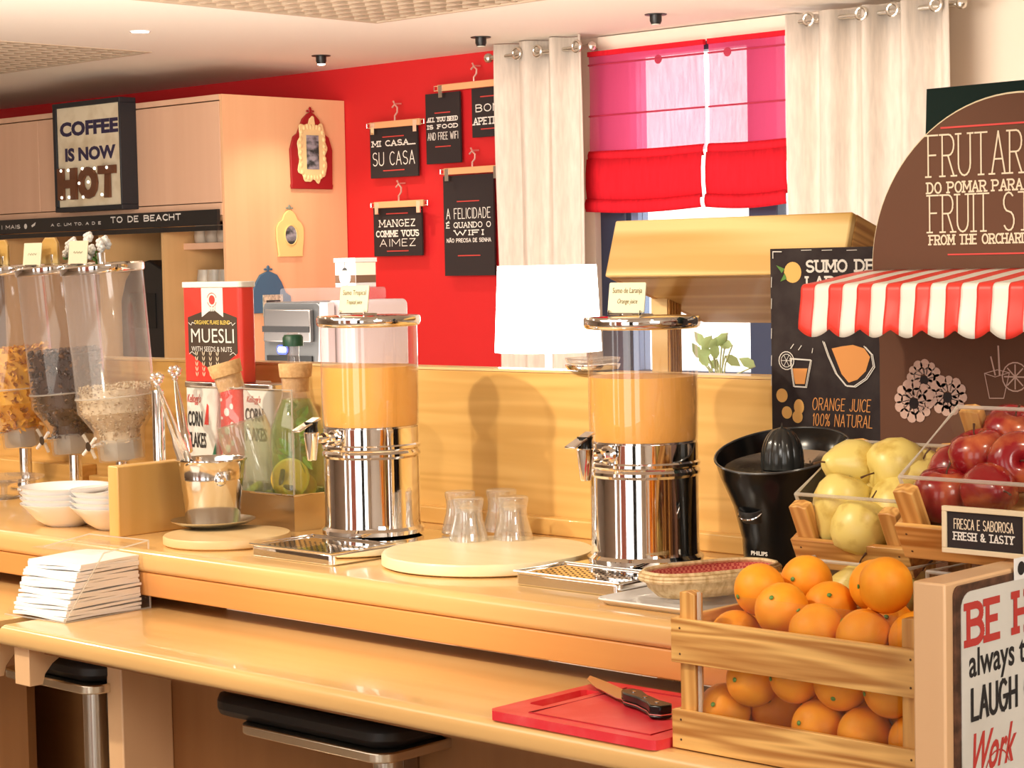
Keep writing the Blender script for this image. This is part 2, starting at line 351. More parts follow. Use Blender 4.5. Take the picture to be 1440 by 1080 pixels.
# ceiling with two rectangular openings holding the louvre grids
ox = [(-9.3, -6.26, .6, 3.59), (-4.624, -1.6, .6, 3.658)]
cm = MB()
cm.box((-10, 3.658, HZ), (6, 5.2, HZ+.1)); cm.box((-10, -7, HZ), (6, .6, HZ+.1))
cm.box((-10, .6, HZ), (-9.3, 3.658, HZ+.1)); cm.box((-6.26, .6, HZ), (-4.624, 3.658, HZ+.1)); cm.box((-1.6, .6, HZ), (6, 3.658, HZ+.1)); cm.box((-9.3, 3.59, HZ), (-6.26, 3.658, HZ+.1))
ceil = struct('ceiling', cm, M_ceil, smooth=0)
M_louv = mat('louvre_metal', (.50, .38, .27), .6)
for i, (x0, x1, y0, y1) in enumerate(ox):
    g = thing('ceiling_grid', ['open metal louvre grid in the ceiling above the cabinets', 'open metal louvre grid in the ceiling near the middle of the room'][i], 'ceiling grid', (x0, y0, HZ))
    part('frame', bx((0, 0, -.004), (x1-x0, .02, .06), (0, y1-y0-.02, -.004), (x1-x0, y1-y0, .06), (0, .02, -.004), (.02, y1-y0-.02, .06), (x1-x0-.02, .02, -.004), (x1-x0, y1-y0-.02, .06)), M_louv, g)
    part('backing', bx((0, 0, .12), (x1-x0, y1-y0, .13)), mat('louvre_void', (.10, .06, .04), .9), g)
    ma = bx((0, .02, 0), (.018, y1-y0-.02, .022)).mesh('louver_blade', M_louv, 0); mb_ = bx((.02, 0, .002), (x1-x0-.02, .018, .020)).mesh('louver_blade', M_louv, 0)
    k = 1
    while k*.1 < x1-x0: part('louver_blade', ma, None, g, (k*.1, 0, 0)); k += 1
    k = 1
    while k*.1 < y1-y0: part('louver_blade', mb_, None, g, (0, k*.1, 0)); k += 1
# far wall: red bay, window opening, cream bay
WX0, WX1, WZ0, WZ1 = -4.47, -3.36, .95, 2.60
struct('wall_far_red', bx((-10, WY, 0), (-4.95, WY+.2, HZ)), M_red, smooth=0)
struct('wall_far_cream', bx((-4.95, WY, 0), (WX0, WY+.2, HZ), (WX0, WY, 0), (WX1+.3, WY+.2, WZ0), (WX0, WY, WZ1+.04), (WX1+.3, WY+.2, HZ), (WX1+.3, WY, 0), (6, WY+.2, HZ)), M_cream, smooth=0)
struct('wall_left', bx((-10.2, -7, 0), (-10, 5.2, HZ)), M_cream, smooth=0)
struct('wall_right', bx((6, -7, 0), (6.2, 5.2, HZ)), M_cream, smooth=0)
struct('wall_behind', bx((-10, -7.2, 0), (-3.2, -7, HZ), (-2.6, -7.2, 0), (-1.6, -7, HZ), (4.6, -7.2, 0), (6, -7, HZ)), M_cream, smooth=0)
struct('pink_reflection_panel', bx((-.9, -5.2, 0), (.1, -5.1, HZ)), mat('rose_panel', (.80, .30, .24), .7), smooth=0)  # unseen panel added as a pink band for the chrome to reflect
struct('dark_reflection_panel', bx((1.5, -5.2, 0), (2.2, -5.1, HZ)), mat('near_black_panel', (.02, .018, .016), .5), smooth=0)  # unseen dark panel, added so the chrome has something black to mirror
# curtain track moulding
struct('trim_2', bx((-4.38, WY-.06, 2.615), (-3.17, WY, 2.685)), M_cream, smooth=0)
# window
wf = thing('window_1', 'tall navy framed window behind the red blind', 'window', (0, WY+.04, 0)); wf['kind'] = 'structure'
for a, b in ((-4.47, -4.30), (-3.53, -3.36), (-3.08, -3.02)): part('frame_post', bx((a, 0, WZ0), (b, .08, WZ1+.04)), M_navy, wf, bevel=.006)
part('frame_post', bx((-4.28, .02, WZ0), (-4.235, .1, WZ1+.04)), mat('grey_blue_frame', (.16, .24, .42), .4), wf)
part('frame_rail', bx((-4.235, 0, WZ0), (-3.53, .08, WZ0+.06)), M_navy, wf); part('frame_rail', bx((-4.235, 0, WZ1-.02), (-3.53, .08, WZ1+.04)), M_navy, wf)
part('pane', bx((-4.235, .05, WZ0+.06), (-3.53, .058, WZ1-.02)), M_acry, wf); part('pane', bx((-3.36, .05, WZ0+.06), (-3.08, .058, WZ1-.02)), M_acry, wf)

# ------------------------------------------------------------------ counters
CY = -.465
def edge_profile(y0, y1, z0, z1, r=.016):
    o = [(y1, z0), (y1, z1)]
    for k in range(6): a = radians(90 + 90*k/5); o.append((y0+r + r*cos(a), z1-r + r*sin(a)))
    for k in range(4): a = radians(180 + 90*k/3); o.append((y0+r*.6 + r*.6*cos(a), z0+r*.6 + r*.6*sin(a)))
    return o
ct = thing('serving_counter', 'long upper wooden counter the juice dispensers and bowls stand on', 'counter')
part('countertop', MB().prism(edge_profile(CY, .2, .955, 1.0, .018), -3.2, 1.056, 'X'), M_top, ct)
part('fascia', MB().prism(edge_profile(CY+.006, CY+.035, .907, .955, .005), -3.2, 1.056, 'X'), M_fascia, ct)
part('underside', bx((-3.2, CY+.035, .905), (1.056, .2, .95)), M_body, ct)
# back panel with low ledge
part('backsplash', bx((-3.2, .2, .9), (1.056, .23, 1.333)), M_splash, ct, bevel=.002)
part('backsplash_cap', bx((-3.2, .198, 1.3331), (1.056, .262, 1.3381)), M_pale, ct)
part('ledge', bx((-.86, .172, 1.0), (1.056, .2, 1.036)), M_splash, ct, bevel=.003)
part('ledge', bx((-3.2, .14, 1.0), (-2.02, .2, 1.06)), M_splash, ct, bevel=.003)
part('ledge', bx((-2.0, .16, 1.0), (-1.2, .2, 1.035)), M_splash, ct, bevel=.003)
lo = thing('lower_counter', 'lower wooden bar top the red cutting board lies on', 'counter')
part('countertop', MB().prism(edge_profile(-.752, -.36, .842, .88, .017), -1.0, 1.056, 'X'), M_top, lo)
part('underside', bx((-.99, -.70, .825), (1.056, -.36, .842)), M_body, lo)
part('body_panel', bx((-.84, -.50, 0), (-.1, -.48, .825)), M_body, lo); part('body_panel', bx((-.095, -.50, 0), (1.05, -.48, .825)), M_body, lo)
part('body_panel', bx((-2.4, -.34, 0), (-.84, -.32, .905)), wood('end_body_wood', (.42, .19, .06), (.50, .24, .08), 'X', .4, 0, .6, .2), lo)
part('post', bx((-.838, -.62, 0), (-.79, -.50, .825)), M_panel, lo, bevel=.003)
def bracket(x0, x1, y0, top):
    o = [(y0, top), (y0, top-.075)] + [(y0+.03 + .17*(1-cos(radians(a))) , top-.075 + .075*sin(radians(a))) for a in (0, 15, 30, 45, 60, 75, 90)]
    return MB().prism(o, x0, x1, 'X')
part('bracket', bracket(-.975, -.925, -.735, .842), M_panel, lo, bevel=.002)
le = thing('left_counter_wing', 'short wooden counter section at the lower left past the gap', 'counter')
part('countertop', MB().prism(edge_profile(-.745, -.36, .842, .88, .012), -2.4, -1.045, 'X'), M_top, le)
part('bracket', bracket(-1.12, -1.06, -.735, .842), M_panel, le, bevel=.002)
part('body_panel', bx((-2.4, -.50, 0), (-1.30, -.48, .842)), M_body, le)
dv = tag(part('counter_divider', bx((-1.16, -.375, 1.0), (-1.125, -.12, 1.150)), wood('divider_wood', (.66, .38, .11), (.78, .48, .18), 'Z', .4, .1, .7, .3), bevel=.003), 'upright wooden divider board beside the white bowls', 'divider')

# end panel at the right with painted sign
ep = tag(part('end_panel', bx((1.058, -.752, 0), (1.104, .23, 1.1575)), M_panel, bevel=.003), 'tall wooden counter end panel carrying the white sign', 'panel')
#@@OBJECTS
# --- painted sign on the end panel
sg = thing('wall_sign', 'white rusty-edged metal sign with BE HAPPY lettering on the end panel', 'sign', (1.1045, -.735, 0), (0, 0, pi/2))
part('rim', MB().prism(rrect(0, .78, .46, 1.152, .012), -.004, 0), mat('rusty_edge', (.055, .025, .015), .5, noise=((.16, .07, .04), (60, 60, 60), 4, .4, .7)), sg)
part('face', MB().prism(rrect(.012, .79, .45, 1.143, .022), -.0052, -.004), mat('enamel_white', (.78, .77, .72), .35, noise=((.70, .68, .62), (9, 9, 9), 4, .45, .75)), sg)
def sl(px, py): p = atX(px, py, 1.110); return p.y + .735, p.z
def signtext(s, x0, x1, zb, h, t, m, style='stroke', serif=0., slant=0.):
    if style == 'stroke': mb = MB(); write(mb, s, x0, x1, zb, h, t, serif, slant)
    else: mb = font_text(s, x0, x1, zb, h, .02, slant)
    part('lettering', mb, m, sg, (0, -.0056, 0), smooth=0)
a = sl(1362, 905); b = sl(1440, 878)
kx = (b[0]-a[0]) / 78
signtext('BE HAPPY', a[0], a[0]+kx*185, a[1], sl(1362, 853)[1]-a[1], .0095, M_redp, serif=.007)
a = sl(1363, 962); signtext('always tell', a[0], a[0]+kx*100, a[1]-.004, .047, .006, M_ink, 'font')
a = sl(1367, 1012); signtext('LAUGH OUT', a[0], a[0]+kx*112, a[1], .037, .0062, M_ink)
a = sl(1368, 1082); signtext('Work', a[0], a[0]+kx*62, a[1]-.008, .052, .004, M_redp, 'font', slant=.5)
mb = MB(); ribbon(mb, arc(.05, .885, .035, .022, 200, -60, 14), .002); ribbon(mb, arc(.095, .905, .03, .028, 260, 20, 14), .002); part('flourish', mb, M_redp, sg, (0, -.0056, 0), smooth=0)
c0 = sl(1434, 797); mb = MB(); mb.prism([(c0[0]-.014, c0[1]-.016), (c0[0]+.02, c0[1]-.016), (c0[0]+.02, c0[1]+.012), (c0[0]-.014, c0[1]+.012)], -.0062, -.005); part('emblem', mb, M_paper, sg)
mb = MB(); poly(mb, circ(c0[0]+.002, c0[1]-.002, .009, 16), 0); part('emblem_mark', mb, M_ink, sg, (0, -.0066, 0), smooth=0)

# --- juice dispensers
def dispenser(x, y, title, label_d, juicelab, card_lab, level, ytray, xo=0.):
    t = thing('juice_dispenser', label_d, 'dispenser', (x, y, 1.0))
    tx0, tx1, ty0, ty1 = -.115+xo, .125+xo, ytray, .11
    part('drip_tray', MB().prism(rrect(tx0, ty0, tx1, ty1, .012), 0.0, .022, 'Z'), M_chrome, t, bevel=.003)
    part('tray_rim', MB().tube([(tx0, ty0, .024), (tx1, ty0, .024), (tx1, -.1, .024), (tx0, -.1, .024)], .002, 6, closed=True), M_chrome, t)
    g = MB()
    for i in range(13):
        for j in range(7): g.lathe([(.0028, 0), (.0001, .0006)], 6, Matrix.Translation((tx0+.03+i*.0158, ty0+.025+j*.0125, .0225)), cap0=False)
    g2 = part('drip_grille', g, M_gap, t, stuff=True)
    part('base', MB().lathe([(.088, .022), (.103, .026), (.104, .034), (.098, .04), (.0965, .048), (.0965, .178), (.1, .183), (.1, .188), (.0965, .193), (.1, .198), (.1, .203), (.0967, .206), (.0967, .238), (.094, .2385)], 64), M_chrome, t, smooth=25)
    jar = part('jar', MB().lathe([(.0955, .239), (.0965, .245), (.0978, .30), (.0978, .445)], 64, cap0=True, cap1=False), M_glass, t, smooth=50)
    part('jar_base_disc', MB().lathe([(.0925, .2385), (.0925, .241)], 48), M_chrome, t)  # thin chrome disc under the juice
    part('lid', MB().lathe([(.090, .439), (.099, .440), (.103, .443), (.1045, .448), (.1045, .457), (.102, .461), (.07, .4625), (.02, .4635), (.0001, .464)], 64), M_chrome, t, smooth=40)
    sp = part('spigot', MB().tube([(0, -.090, .222), (0, -.155, .222)], .0075).lathe([(.016, 0), (.016, .008), (.012, .011)], 20, Matrix.Translation((0, -.095, .222)) @ Matrix.Rotation(pi/2, 4, 'X')).lathe([(.012, 0), (.012, .006)], 20, Matrix.Translation((0, -.122, .222)) @ Matrix.Rotation(pi/2, 4, 'X')), M_chrome, t)
    part('nozzle', MB().lathe([(.0085, .182), (.0095, .184), (.015, .233), (.0155, .236), (.0145, .238)], 24, Matrix.Translation((0, -.158, 0))), M_chrome, sp)
    part('tap_neck', MB().lathe([(.0135, .238), (.012, .250), (.0145, .258)], 20, Matrix.Translation((0, -.158, 0))), M_black, sp)
    part('lever', bx((-.012, -.05, 0), (.012, .012, .0045)), M_chrome, sp, (0, -.152, .258), (radians(-0), 0, 0), bevel=.002).rotation_euler = (radians(-22) * -1, 0, 0)
    j = tag(part('juice', MB().lathe([(.0925, .2415), (.094, .25), (.0955, .30), (.0955, level), (.0001, level)], 64), M_juice, None, (x, y, 1.0), smooth=50), juicelab, 'juice')
    c = thing('name_card', card_lab, 'card', (x-.012, y-.03, 1.464), (radians(-8), 0, 0))
    part('card', MB().prism(rrect(-.042, 0.004, .042, .058, .003), -.001, .001), M_card, c)
    part('holder', MB().tube([(-.036, -.004, .0), (-.036, -.004, .008)], .0018, 6).tube([(.036, -.004, 0), (.036, -.004, .008)], .0018, 6).tube([(-.036, -.004, .001), (-.036, .03, .005), (.036, .03, .005), (.036, -.004, .001)], .0018, 6), M_chrome, c)
    part('lettering', font_text(title[0], -.033, .035, .036, .013), mat('olive_ink', (.16, .12, .02), .8), c, (0, -.0016, 0), smooth=0)
    part('lettering', font_text(title[1], -.02, .026, .018, .011, 0, .3), mat('olive_ink'), c, (0, -.0016, 0), smooth=0)
    return t
p = atZ(908, 788, 1.024)
dispenser(p.x, p.y, ('Sumo de Laranja', 'Orange juice'), 'chrome and glass juice dispenser beside the black citrus juicer', 'orange juice filling the dispenser beside the citrus juicer', 'cream card reading Sumo de Laranja on the right dispenser lid', .355, -.232, .01)
q = atZ(525, 748, 1.024)
dispenser(q.x, q.y, ('Sumo Tropical', 'Tropical juice'), 'chrome and glass juice dispenser beside the two stoppered bottles', 'cloudy orange juice filling the dispenser beside the bottles', 'cream card reading Sumo Tropical on the left dispenser lid', .36, -.262, .045)

# --- round board and tumblers
b = atZ(686, 773, 1.024)
tag(part('serving_board', MB().lathe([(.19, 0), (.2, .004), (.2, .02), (.197, .024)], 72), M_slice, None, (b.x, b.y, 1.0), smooth=40), 'large pale round board under the upside down tumblers', 'board')
gl = None
for (gx, gy, lab) in ((648, 749, 'upside down glass tumbler, back left of the four'), (659, 760, 'upside down glass tumbler, front left of the four'), (706, 746, 'upside down glass tumbler, back right of the four'), (722, 758, 'upside down glass tumbler, front right of the four')):
    p = atZ(gx, gy, 1.024)
    if gl is None:
        m = MB().lathe([(.0385, .0), (.038, .006), (.034, .022), (.029, .040), (.0275, .055), (.0285, .066), (.0305, .074), (.0305, .081), (.028, .083), (.0001, .083)], 36, cap0=False)
        m.lathe([(.0365, .0), (.036, .006), (.032, .022), (.027, .040), (.0255, .055), (.0262, .064), (.0001, .066)], 36, cap0=False)
        gl = part('tumbler', m, M_tumbler, None, smooth=50); o = gl
    else: o = gl.copy(); C.objects.link(o)
    o.location = (p.x, p.y, 1.0245); tag(o, lab, 'glass', 'tumblers on the round board')

# --- wood slice, plate, ice bucket
s0 = atZ(330, 748, 1.02)
tag(part('serving_board', MB().lathe([(.125, 0), (.13, .004), (.13, .017), (.128, .02)], 60), wood('small_board_wood', (.80, .58, .30), (.72, .48, .22), 'X', .4, .1, .8, .4), None, (s0.x-.0, s0.y-.02, 1.0), smooth=40), 'small round wooden board under the ice bucket and saucer', 'board')
pb = atZ(300, 738, 1.024)
tag(part('saucer', MB().lathe([(.04, 0), (.045, 0), (.07, .006), (.088, .014), (.089, .016), (.07, .009), (.0001, .004)], 48, cap0=True), M_steel, None, (pb.x, pb.y, 1.0205), smooth=50), 'shallow metal saucer under the ice bucket', 'saucer')
bk = thing('ice_bucket', 'stainless steel ice bucket standing beside the divider', 'bucket', (pb.x, pb.y, 1.026))
part('pail', MB().lathe([(.0001, .0), (.053, .0), (.056, .003), (.0655, .095), (.0665, .0975), (.066, .100), (.071, .132), (.0745, .136), (.0745, .139), (.071, .139), (.069, .136), (.064, .1), (.053, .008), (.0001, .006)], 56), mat('polished_steel', (.82, .80, .77), .13, 1), bk, smooth=40)
part('knob', MB().ball((.066, -.030, .098), .0125, 16, 10).tube([(.055, -.025, .098), (.066, -.030, .098)], .006), M_chrome, bk)
# --- serving tongs
def tongs(name, lab, top, bot, lean):
    T, B = Vector(top), Vector(bot); d = (B - T)
    t = thing(name, lab, 'tongs', tuple(B))
    for sgn in (-1, 1):
        off = Vector((.726*sgn, .687*sgn, 0)); pts = []; rr = []
        for i in range(11):
            k = i/10; pts.append(-d*(1-k) + off*(.001 + .005*sin(pi*k*.9))); rr.append(.0028 + (.0115 if k > .7 else .007*k)*max(0, k-.15))
        part('arm', MB().tube(pts, rr, 10), M_steel, t)
    part('blade', MB().ball((0, 0, 0), (.0125, .0035, .034), 14, 10), M_steel, t, (0, 0, .012), Vector((0, 0, 1)).rotation_difference(-d.normalized()).to_euler())
    m = MB(); random.seed(3)
    for i in range(9): a = i*2*pi/9; m.ball(-d + Vector((.012*cos(a), .006*sin(a*2), .013*sin(a)+.008)), .0065, 8, 6)
    part('ornament', m, M_chrome, t)
    return t
def cut(px, py, Y): return tuple(atY(px, py, Y))
tongs('serving_tongs', 'pair of metal tongs hooked on the chrome pole, leaning right', cut(221, 540, -.10), cut(262, 652, -.30), 0)
tongs('serving_tongs', 'pair of ornate metal tongs standing beside the corn flakes tin', cut(246, 530, -.02), cut(262, 634, -.08), 0)

# --- steel bottle tray with acrylic guard
tr = thing('bottle_tray', 'polished steel tray with clear guard holding two bottles', 'tray', (-.88, -.10, 1.0))
TL = .36; TD = .15
m = MB(); m.box((-TL, 0, 0), (0, .003, .076)); m.box((-TL, TD-.003, 0), (0, TD, .076)); m.box((-.003, .003, 0), (0, TD-.003, .076)); m.box((-TL, .003, 0), (-TL+.003, TD-.003, .076)); m.box((-TL+.003, .003, 0), (-.003, TD-.003, .003))
part('basin', m, M_steel, tr)
part('rim', MB().tube([(-TL, 0, .077), (0, 0, .077), (0, TD, .077), (-TL, TD, .077)], .0025, 6, closed=True), M_chrome, tr)
part('guard_pane', bx((-TL+.01, .004, .078), (-.004, .006, .30)), M_acry, tr); part('guard_pane', bx((-.006, .006, .078), (-.004, TD-.006, .30)), M_acry, tr)
part('guard_edge', bx((-.0065, .0035, .078), (-.0035, .0065, .3), (-TL+.01, .0035, .3), (-.0035, .0065, .302)), M_edge, tr)
bp = [(.001, 0), (.052, 0), (.058, .006), (.059, .02), (.059, .19), (.056, .215), (.045, .245), (.034, .268), (.030, .28), (.031, .315), (.033, .318)]
def bottle(name, lab, loc, rot, glass):
    t = thing(name, lab, 'bottle', loc, rot)
    part('body', MB().lathe(bp, 48, cap1=False), glass, t, smooth=60)
    part('cork', MB().lathe([(.0285, .288), (.0298, .3195), (.0345, .3200), (.0372, .3465), (.0362, .349), (.0001, .3492)], 32), M_cork, t, smooth=30)
    return t
p2 = atZ(421, 735, 1.006)
bo = bottle('bottle', 'corked glass bottle of mint and orange water, standing upright', (p2.x, p2.y, 1.004), (0, 0, 0), M_glass)
w2 = tag(part('infused_water', MB().lathe([(.0001, .003), (.05, .003), (.056, .01), (.057, .19), (.054, .213), (.043, .243), (.0325, .266), (.0325, .272), (.0001, .272)], 40), clear('green_water', (.80, .93, .60), 1.2, .22, (.45, .68, .16)), None, (p2.x, p2.y, 1.004), smooth=60), 'greenish mint water inside the upright corked bottle', 'water')
random.seed(5)
for i in range(22):
    a = random.uniform(0, 2*pi); z = .125 + i*.0064; r = .035 if z < .21 else .02
    lf = MB().add([(-.02, 0, 0), (-.008, -.002, .010), (.008, -.002, .009), (.02, 0, 0), (.008, -.002, -.009), (-.008, -.002, -.010), (0, .003, 0)], [(0, 1, 6), (1, 2, 6), (2, 3, 6), (3, 4, 6), (4, 5, 6), (5, 0, 6)])
    tag(part('mint_leaf', lf, mat('mint_leaf_green', (.22, .42, .06), .4), None, (p2.x + r*cos(a)*.8, p2.y + r*sin(a)*.8, 1.0+z), (random.uniform(-.6, .6), random.uniform(-.9, .9), a)), 'mint leaf floating in the upright corked bottle', 'leaf', 'mint leaves in the bottle')
def citrus(loc, rot, lab, r=.04, col=(.95, .50, .03)):
    t = thing('orange_slice', lab, 'fruit slice', loc, rot)
    part('flesh', MB().lathe([(.0001, 0), (r*.9, 0), (r*.9, .006), (.0001, .006)], 28), mat('citrus_flesh', col, .3), t)
    part('rind', MB().lathe([(r*.9, -.0005), (r, .0005), (r, .0055), (r*.9, .0065)], 28, cap0=False, cap1=False), mat('citrus_rind', (.92, .62, .08), .4), t)
citrus((p2.x+.006, p2.y-.026, 1.105), (radians(80), 0, radians(30)), 'large orange slice upright in the corked bottle', .044)
citrus((p2.x+.02, p2.y-.012, 1.085), (radians(55), 0, radians(50)), 'tilted orange slice low in the corked bottle', .036)
for l_, (a, b_) in (('upright cinnamon stick', ((-.022, -.036, .07), (.004, -.046, .125))), ('level cinnamon stick', ((-.03, -.03, .088), (.03, -.043, .088)))):
    tag(part('cinnamon_stick', MB().tube([Vector(p2)*0 + Vector(a), Vector(b_)], .0055, 10), M_stem, None, (p2.x, p2.y, 1.0)), l_ + ' inside the corked bottle of orange slices', 'cinnamon')
p1 = atZ(383, 728, 1.006); p1 = Vector((p1.x + .022, -.024, p1.z))
rot1 = Matrix.Rotation(radians(-15), 3, Vector((fw[0], fw[1], 0)).normalized()).to_euler()
bottle('bottle', 'corked glass bottle of pale water, leaning to the left', (p1.x, p1.y, 1.018), rot1, M_glass)
tag(part('infused_water', MB().lathe([(.0001, .003), (.05, .003), (.056, .01), (.057, .19), (.054, .213), (.0001, .213)], 40), clear('pale_water', (.88, .92, .80), 1.2, .34, (.72, .77, .60)), None, (p1.x, p1.y, 1.018), rot1, smooth=60), 'pale water inside the leaning corked bottle', 'water')
for i in range(4):
    a = i*1.7
    tag(part('lime_wedge', MB().ball((0, 0, 0), (.02, .012, .014), 12, 8), mat('lime_green', (.50, .62, .04), .4), None, (p1.x-.006 + .026*cos(a), p1.y-.01 + .026*sin(a), 1.045+.012*i), (a, .3, a)), 'lime wedge sunk in the leaning corked bottle', 'fruit slice', 'lime wedges in the bottle')
# third bottle behind with green cap
p3 = atY(412, 478, .16)
t = thing('bottle', 'slim clear bottle with a dark green crown cap', 'bottle', (p3.x, p3.y, 1.0))
part('body', MB().lathe([(.001, 0), (.033, 0), (.035, .004), (.035, .2), (.03, .26), (.016, .32), (.013, .36), (.014, .41), (.001, .41)], 32), M_glass, t, smooth=60)
hcap = p3.z - 1.0
part('neck', MB().lathe([(.013, .40), (.013, hcap-.008)], 20), M_glass, t)
part('cap', MB().lathe([(.024, hcap-.014), (.024, hcap+.006), (.020, hcap+.012), (.0001, hcap+.013)], 20), mat('dark_green_cap', (.015, .08, .04), .4), t)

# --- tins
def tin(name, lab, X0, X1, Y, z0, z1, D, body, rim):
    t = thing(name, lab, 'tin', (X0, Y, z0))
    w = X1-X0; h = z1-z0
    part('body', MB().prism(rrect(0, 0, w, D, .012), 0, h-.014, 'Z'), body, t, bevel=.001)
    part('lid', MB().prism(rrect(-.003, -.003, w+.003, D+.003, .014), h-.0138, h, 'Z'), rim, t, bevel=.002)
    return t, w, h
tinred = mat('tin_red', (.80, .055, .04), .3); tinwhite = mat('tin_white', (.86, .84, .78), .3); tingreen = mat('tin_green', (.03, .22, .12), .4)
YT = .056
X0, X1 = atY(256, 500, YT).x, atY(336, 500, YT).x
def on_front(par, mb, m, k=1, name='print'): return part(name, mb, m, par, (0, -.0006*k, 0), smooth=0)
# corn flakes tin
cx0, cx1 = atY(261, 600, YT).x, atY(299, 600, YT).x + .035
ZT = atY(285, 537, YT).z
t, w, h = tin('cereal_tin', 'white corn flakes tin behind the ice bucket, below the muesli tin', cx0, cx0+.115, YT, 1.0, ZT, .10, tinwhite, M_steel)
on_front(t, font_text('CORN', .012, .066, h-.105, .036, .03), M_ink, 2, 'lettering'); on_front(t, font_text('FLAKES', .012, .078, h-.155, .036, .03), M_ink, 2, 'lettering')
on_front(t, font_text("Kellogg's", .01, .062, h-.055, .026, .01, .4), M_redp, 2, 'lettering')
m = MB(); poly(m, [(.072, h-.10), (.088, h-.10), (.09, h-.055), (.084, h-.05)]); on_front(t, m, tinred)
m = MB(); poly(m, [(.086, h-.2), (.113, h-.2), (.113, h-.14)]); on_front(t, m, tingreen)
m = MB(); poly(m, circ(.05, h-.185, .012, 16)); on_front(t, m, M_ink)
# red muesli tin behind and white tin seen through the bottle
t, w, h = tin('cereal_tin', 'red patterned tin between the two corn flakes tins', cx0+.125, cx0+.20, YT, 1.0, ZT, .10, tinred, tinwhite)
m = MB()
for i in range(10): poly(m, circ(.012 + (i*.037) % .055, h-.04-.014*i, .004 + .003*(i % 3), 8))
on_front(t, m, tinwhite)
t, w, h = tin('cereal_tin', 'white corn flakes tin seen through the leaning bottle', cx0+.21, cx0+.32, YT, 1.0, ZT, .06, tinwhite, M_steel)
on_front(t, font_text('CORN', .014, .078, h-.085, .03, .03), M_ink, 2, 'lettering'); on_front(t, font_text('FLAKES', .014, .088, h-.13, .03, .03), M_ink, 2, 'lettering'); on_front(t, font_text("Kellogg's", .02, .07, h-.047, .02, .01, .4), M_redp, 2, 'lettering')
# muesli tin standing on them
mx0 = atY(257, 470, YT).x; mxe = atY(338, 470, YT).x; MZ1 = atY(310, 396, YT).z
t, w, h = tin('cereal_tin', 'large red muesli tin standing on the corn flakes tins', mx0, mxe, YT, ZT+.0005, MZ1, .048, tinred, tinwhite)
k = w/.24
m = MB(); poly(m, [(.35*w, h-.014), (.72*w, h-.014), (.72*w, h-.082), (.535*w, h-.062), (.35*w, h-.082)]); on_front(t, m, tinwhite)
m = MB(); poly(m, [(.10*w, .155*h/.24), (.53*w, .178*h/.24), (.95*w, .155*h/.24), (.95*w, .07*h/.24), (.53*w, .022*h/.24), (.10*w, .07*h/.24)]); on_front(t, m, mat('label_brown', (.07, .045, .03), .5), .6)
on_front(t, font_text('MUESLI', .16*w, .90*w, .094*h/.24, .034*h/.24, .0), M_let, 3, 'lettering')
on_front(t, font_text('ORGANIC FLAKE BLEND', .22*w, .84*w, .138*h/.24, .010*h/.24, .02), mat('gold_print', (.75, .55, .12), .5), 3, 'lettering')
on_front(t, font_text('WITH SEEDS & NUTS', .16*w, .86*w, .073*h/.24, .012*h/.24, .0), M_let, 3, 'lettering')
m = MB()
for cxx in (.25, .37, .49, .61):
    for r_ in range(5):
        for sg_ in (-1, 1): poly(m, [(cxx*w + sg_*a_*cos(.9) , .012+.012*r_ + b_) for a_, b_ in ((.001, 0), (.006, .004), (.009, .012), (.003, .008))][::sg_])
on_front(t, m, mat('wheat_print', (.85, .70, .50), .6), 4, 'print')
m = MB(); poly(m, circ(.535*w, h-.042, .011, 14, 1, 0, 360)); on_front(t, m, M_redp, 2); m = MB(); ribbon(m, arc(.535*w, h-.042, .017, .016, 200, 340, 10), .0015); ribbon(m, arc(.535*w, h-.042, .017, .016, 20, 160, 10), .0015); on_front(t, m, M_redp, 2)
m = MB()
for sg_ in (-1, 0, 1): poly(m, [(.535*w+sg_*.006 + u*cos(sg_*.5) , .196*h/.24*.98 -.022+ v) for u, v in ((-.002, 0), (.002, 0), (.004+sg_*.003, .008), (sg_*.004, .014), (-.004+sg_*.003, .008))])
on_front(t, m, M_let, 3)
m = MB()
for sx_, s_ in ((.12, 1), (.93, -1)): ribbon(m, [(sx_*w, .142*h/.24), (sx_*w+s_*.01, .136*h/.24), (sx_*w+s_*.014, .143*h/.24), (sx_*w+s_*.024, .14*h/.24)], .0015); ribbon(m, [(sx_*w, .066*h/.24), (sx_*w+s_*.01, .072*h/.24), (sx_*w+s_*.022, .066*h/.24)], .0015)
on_front(t, m, M_let, 3)

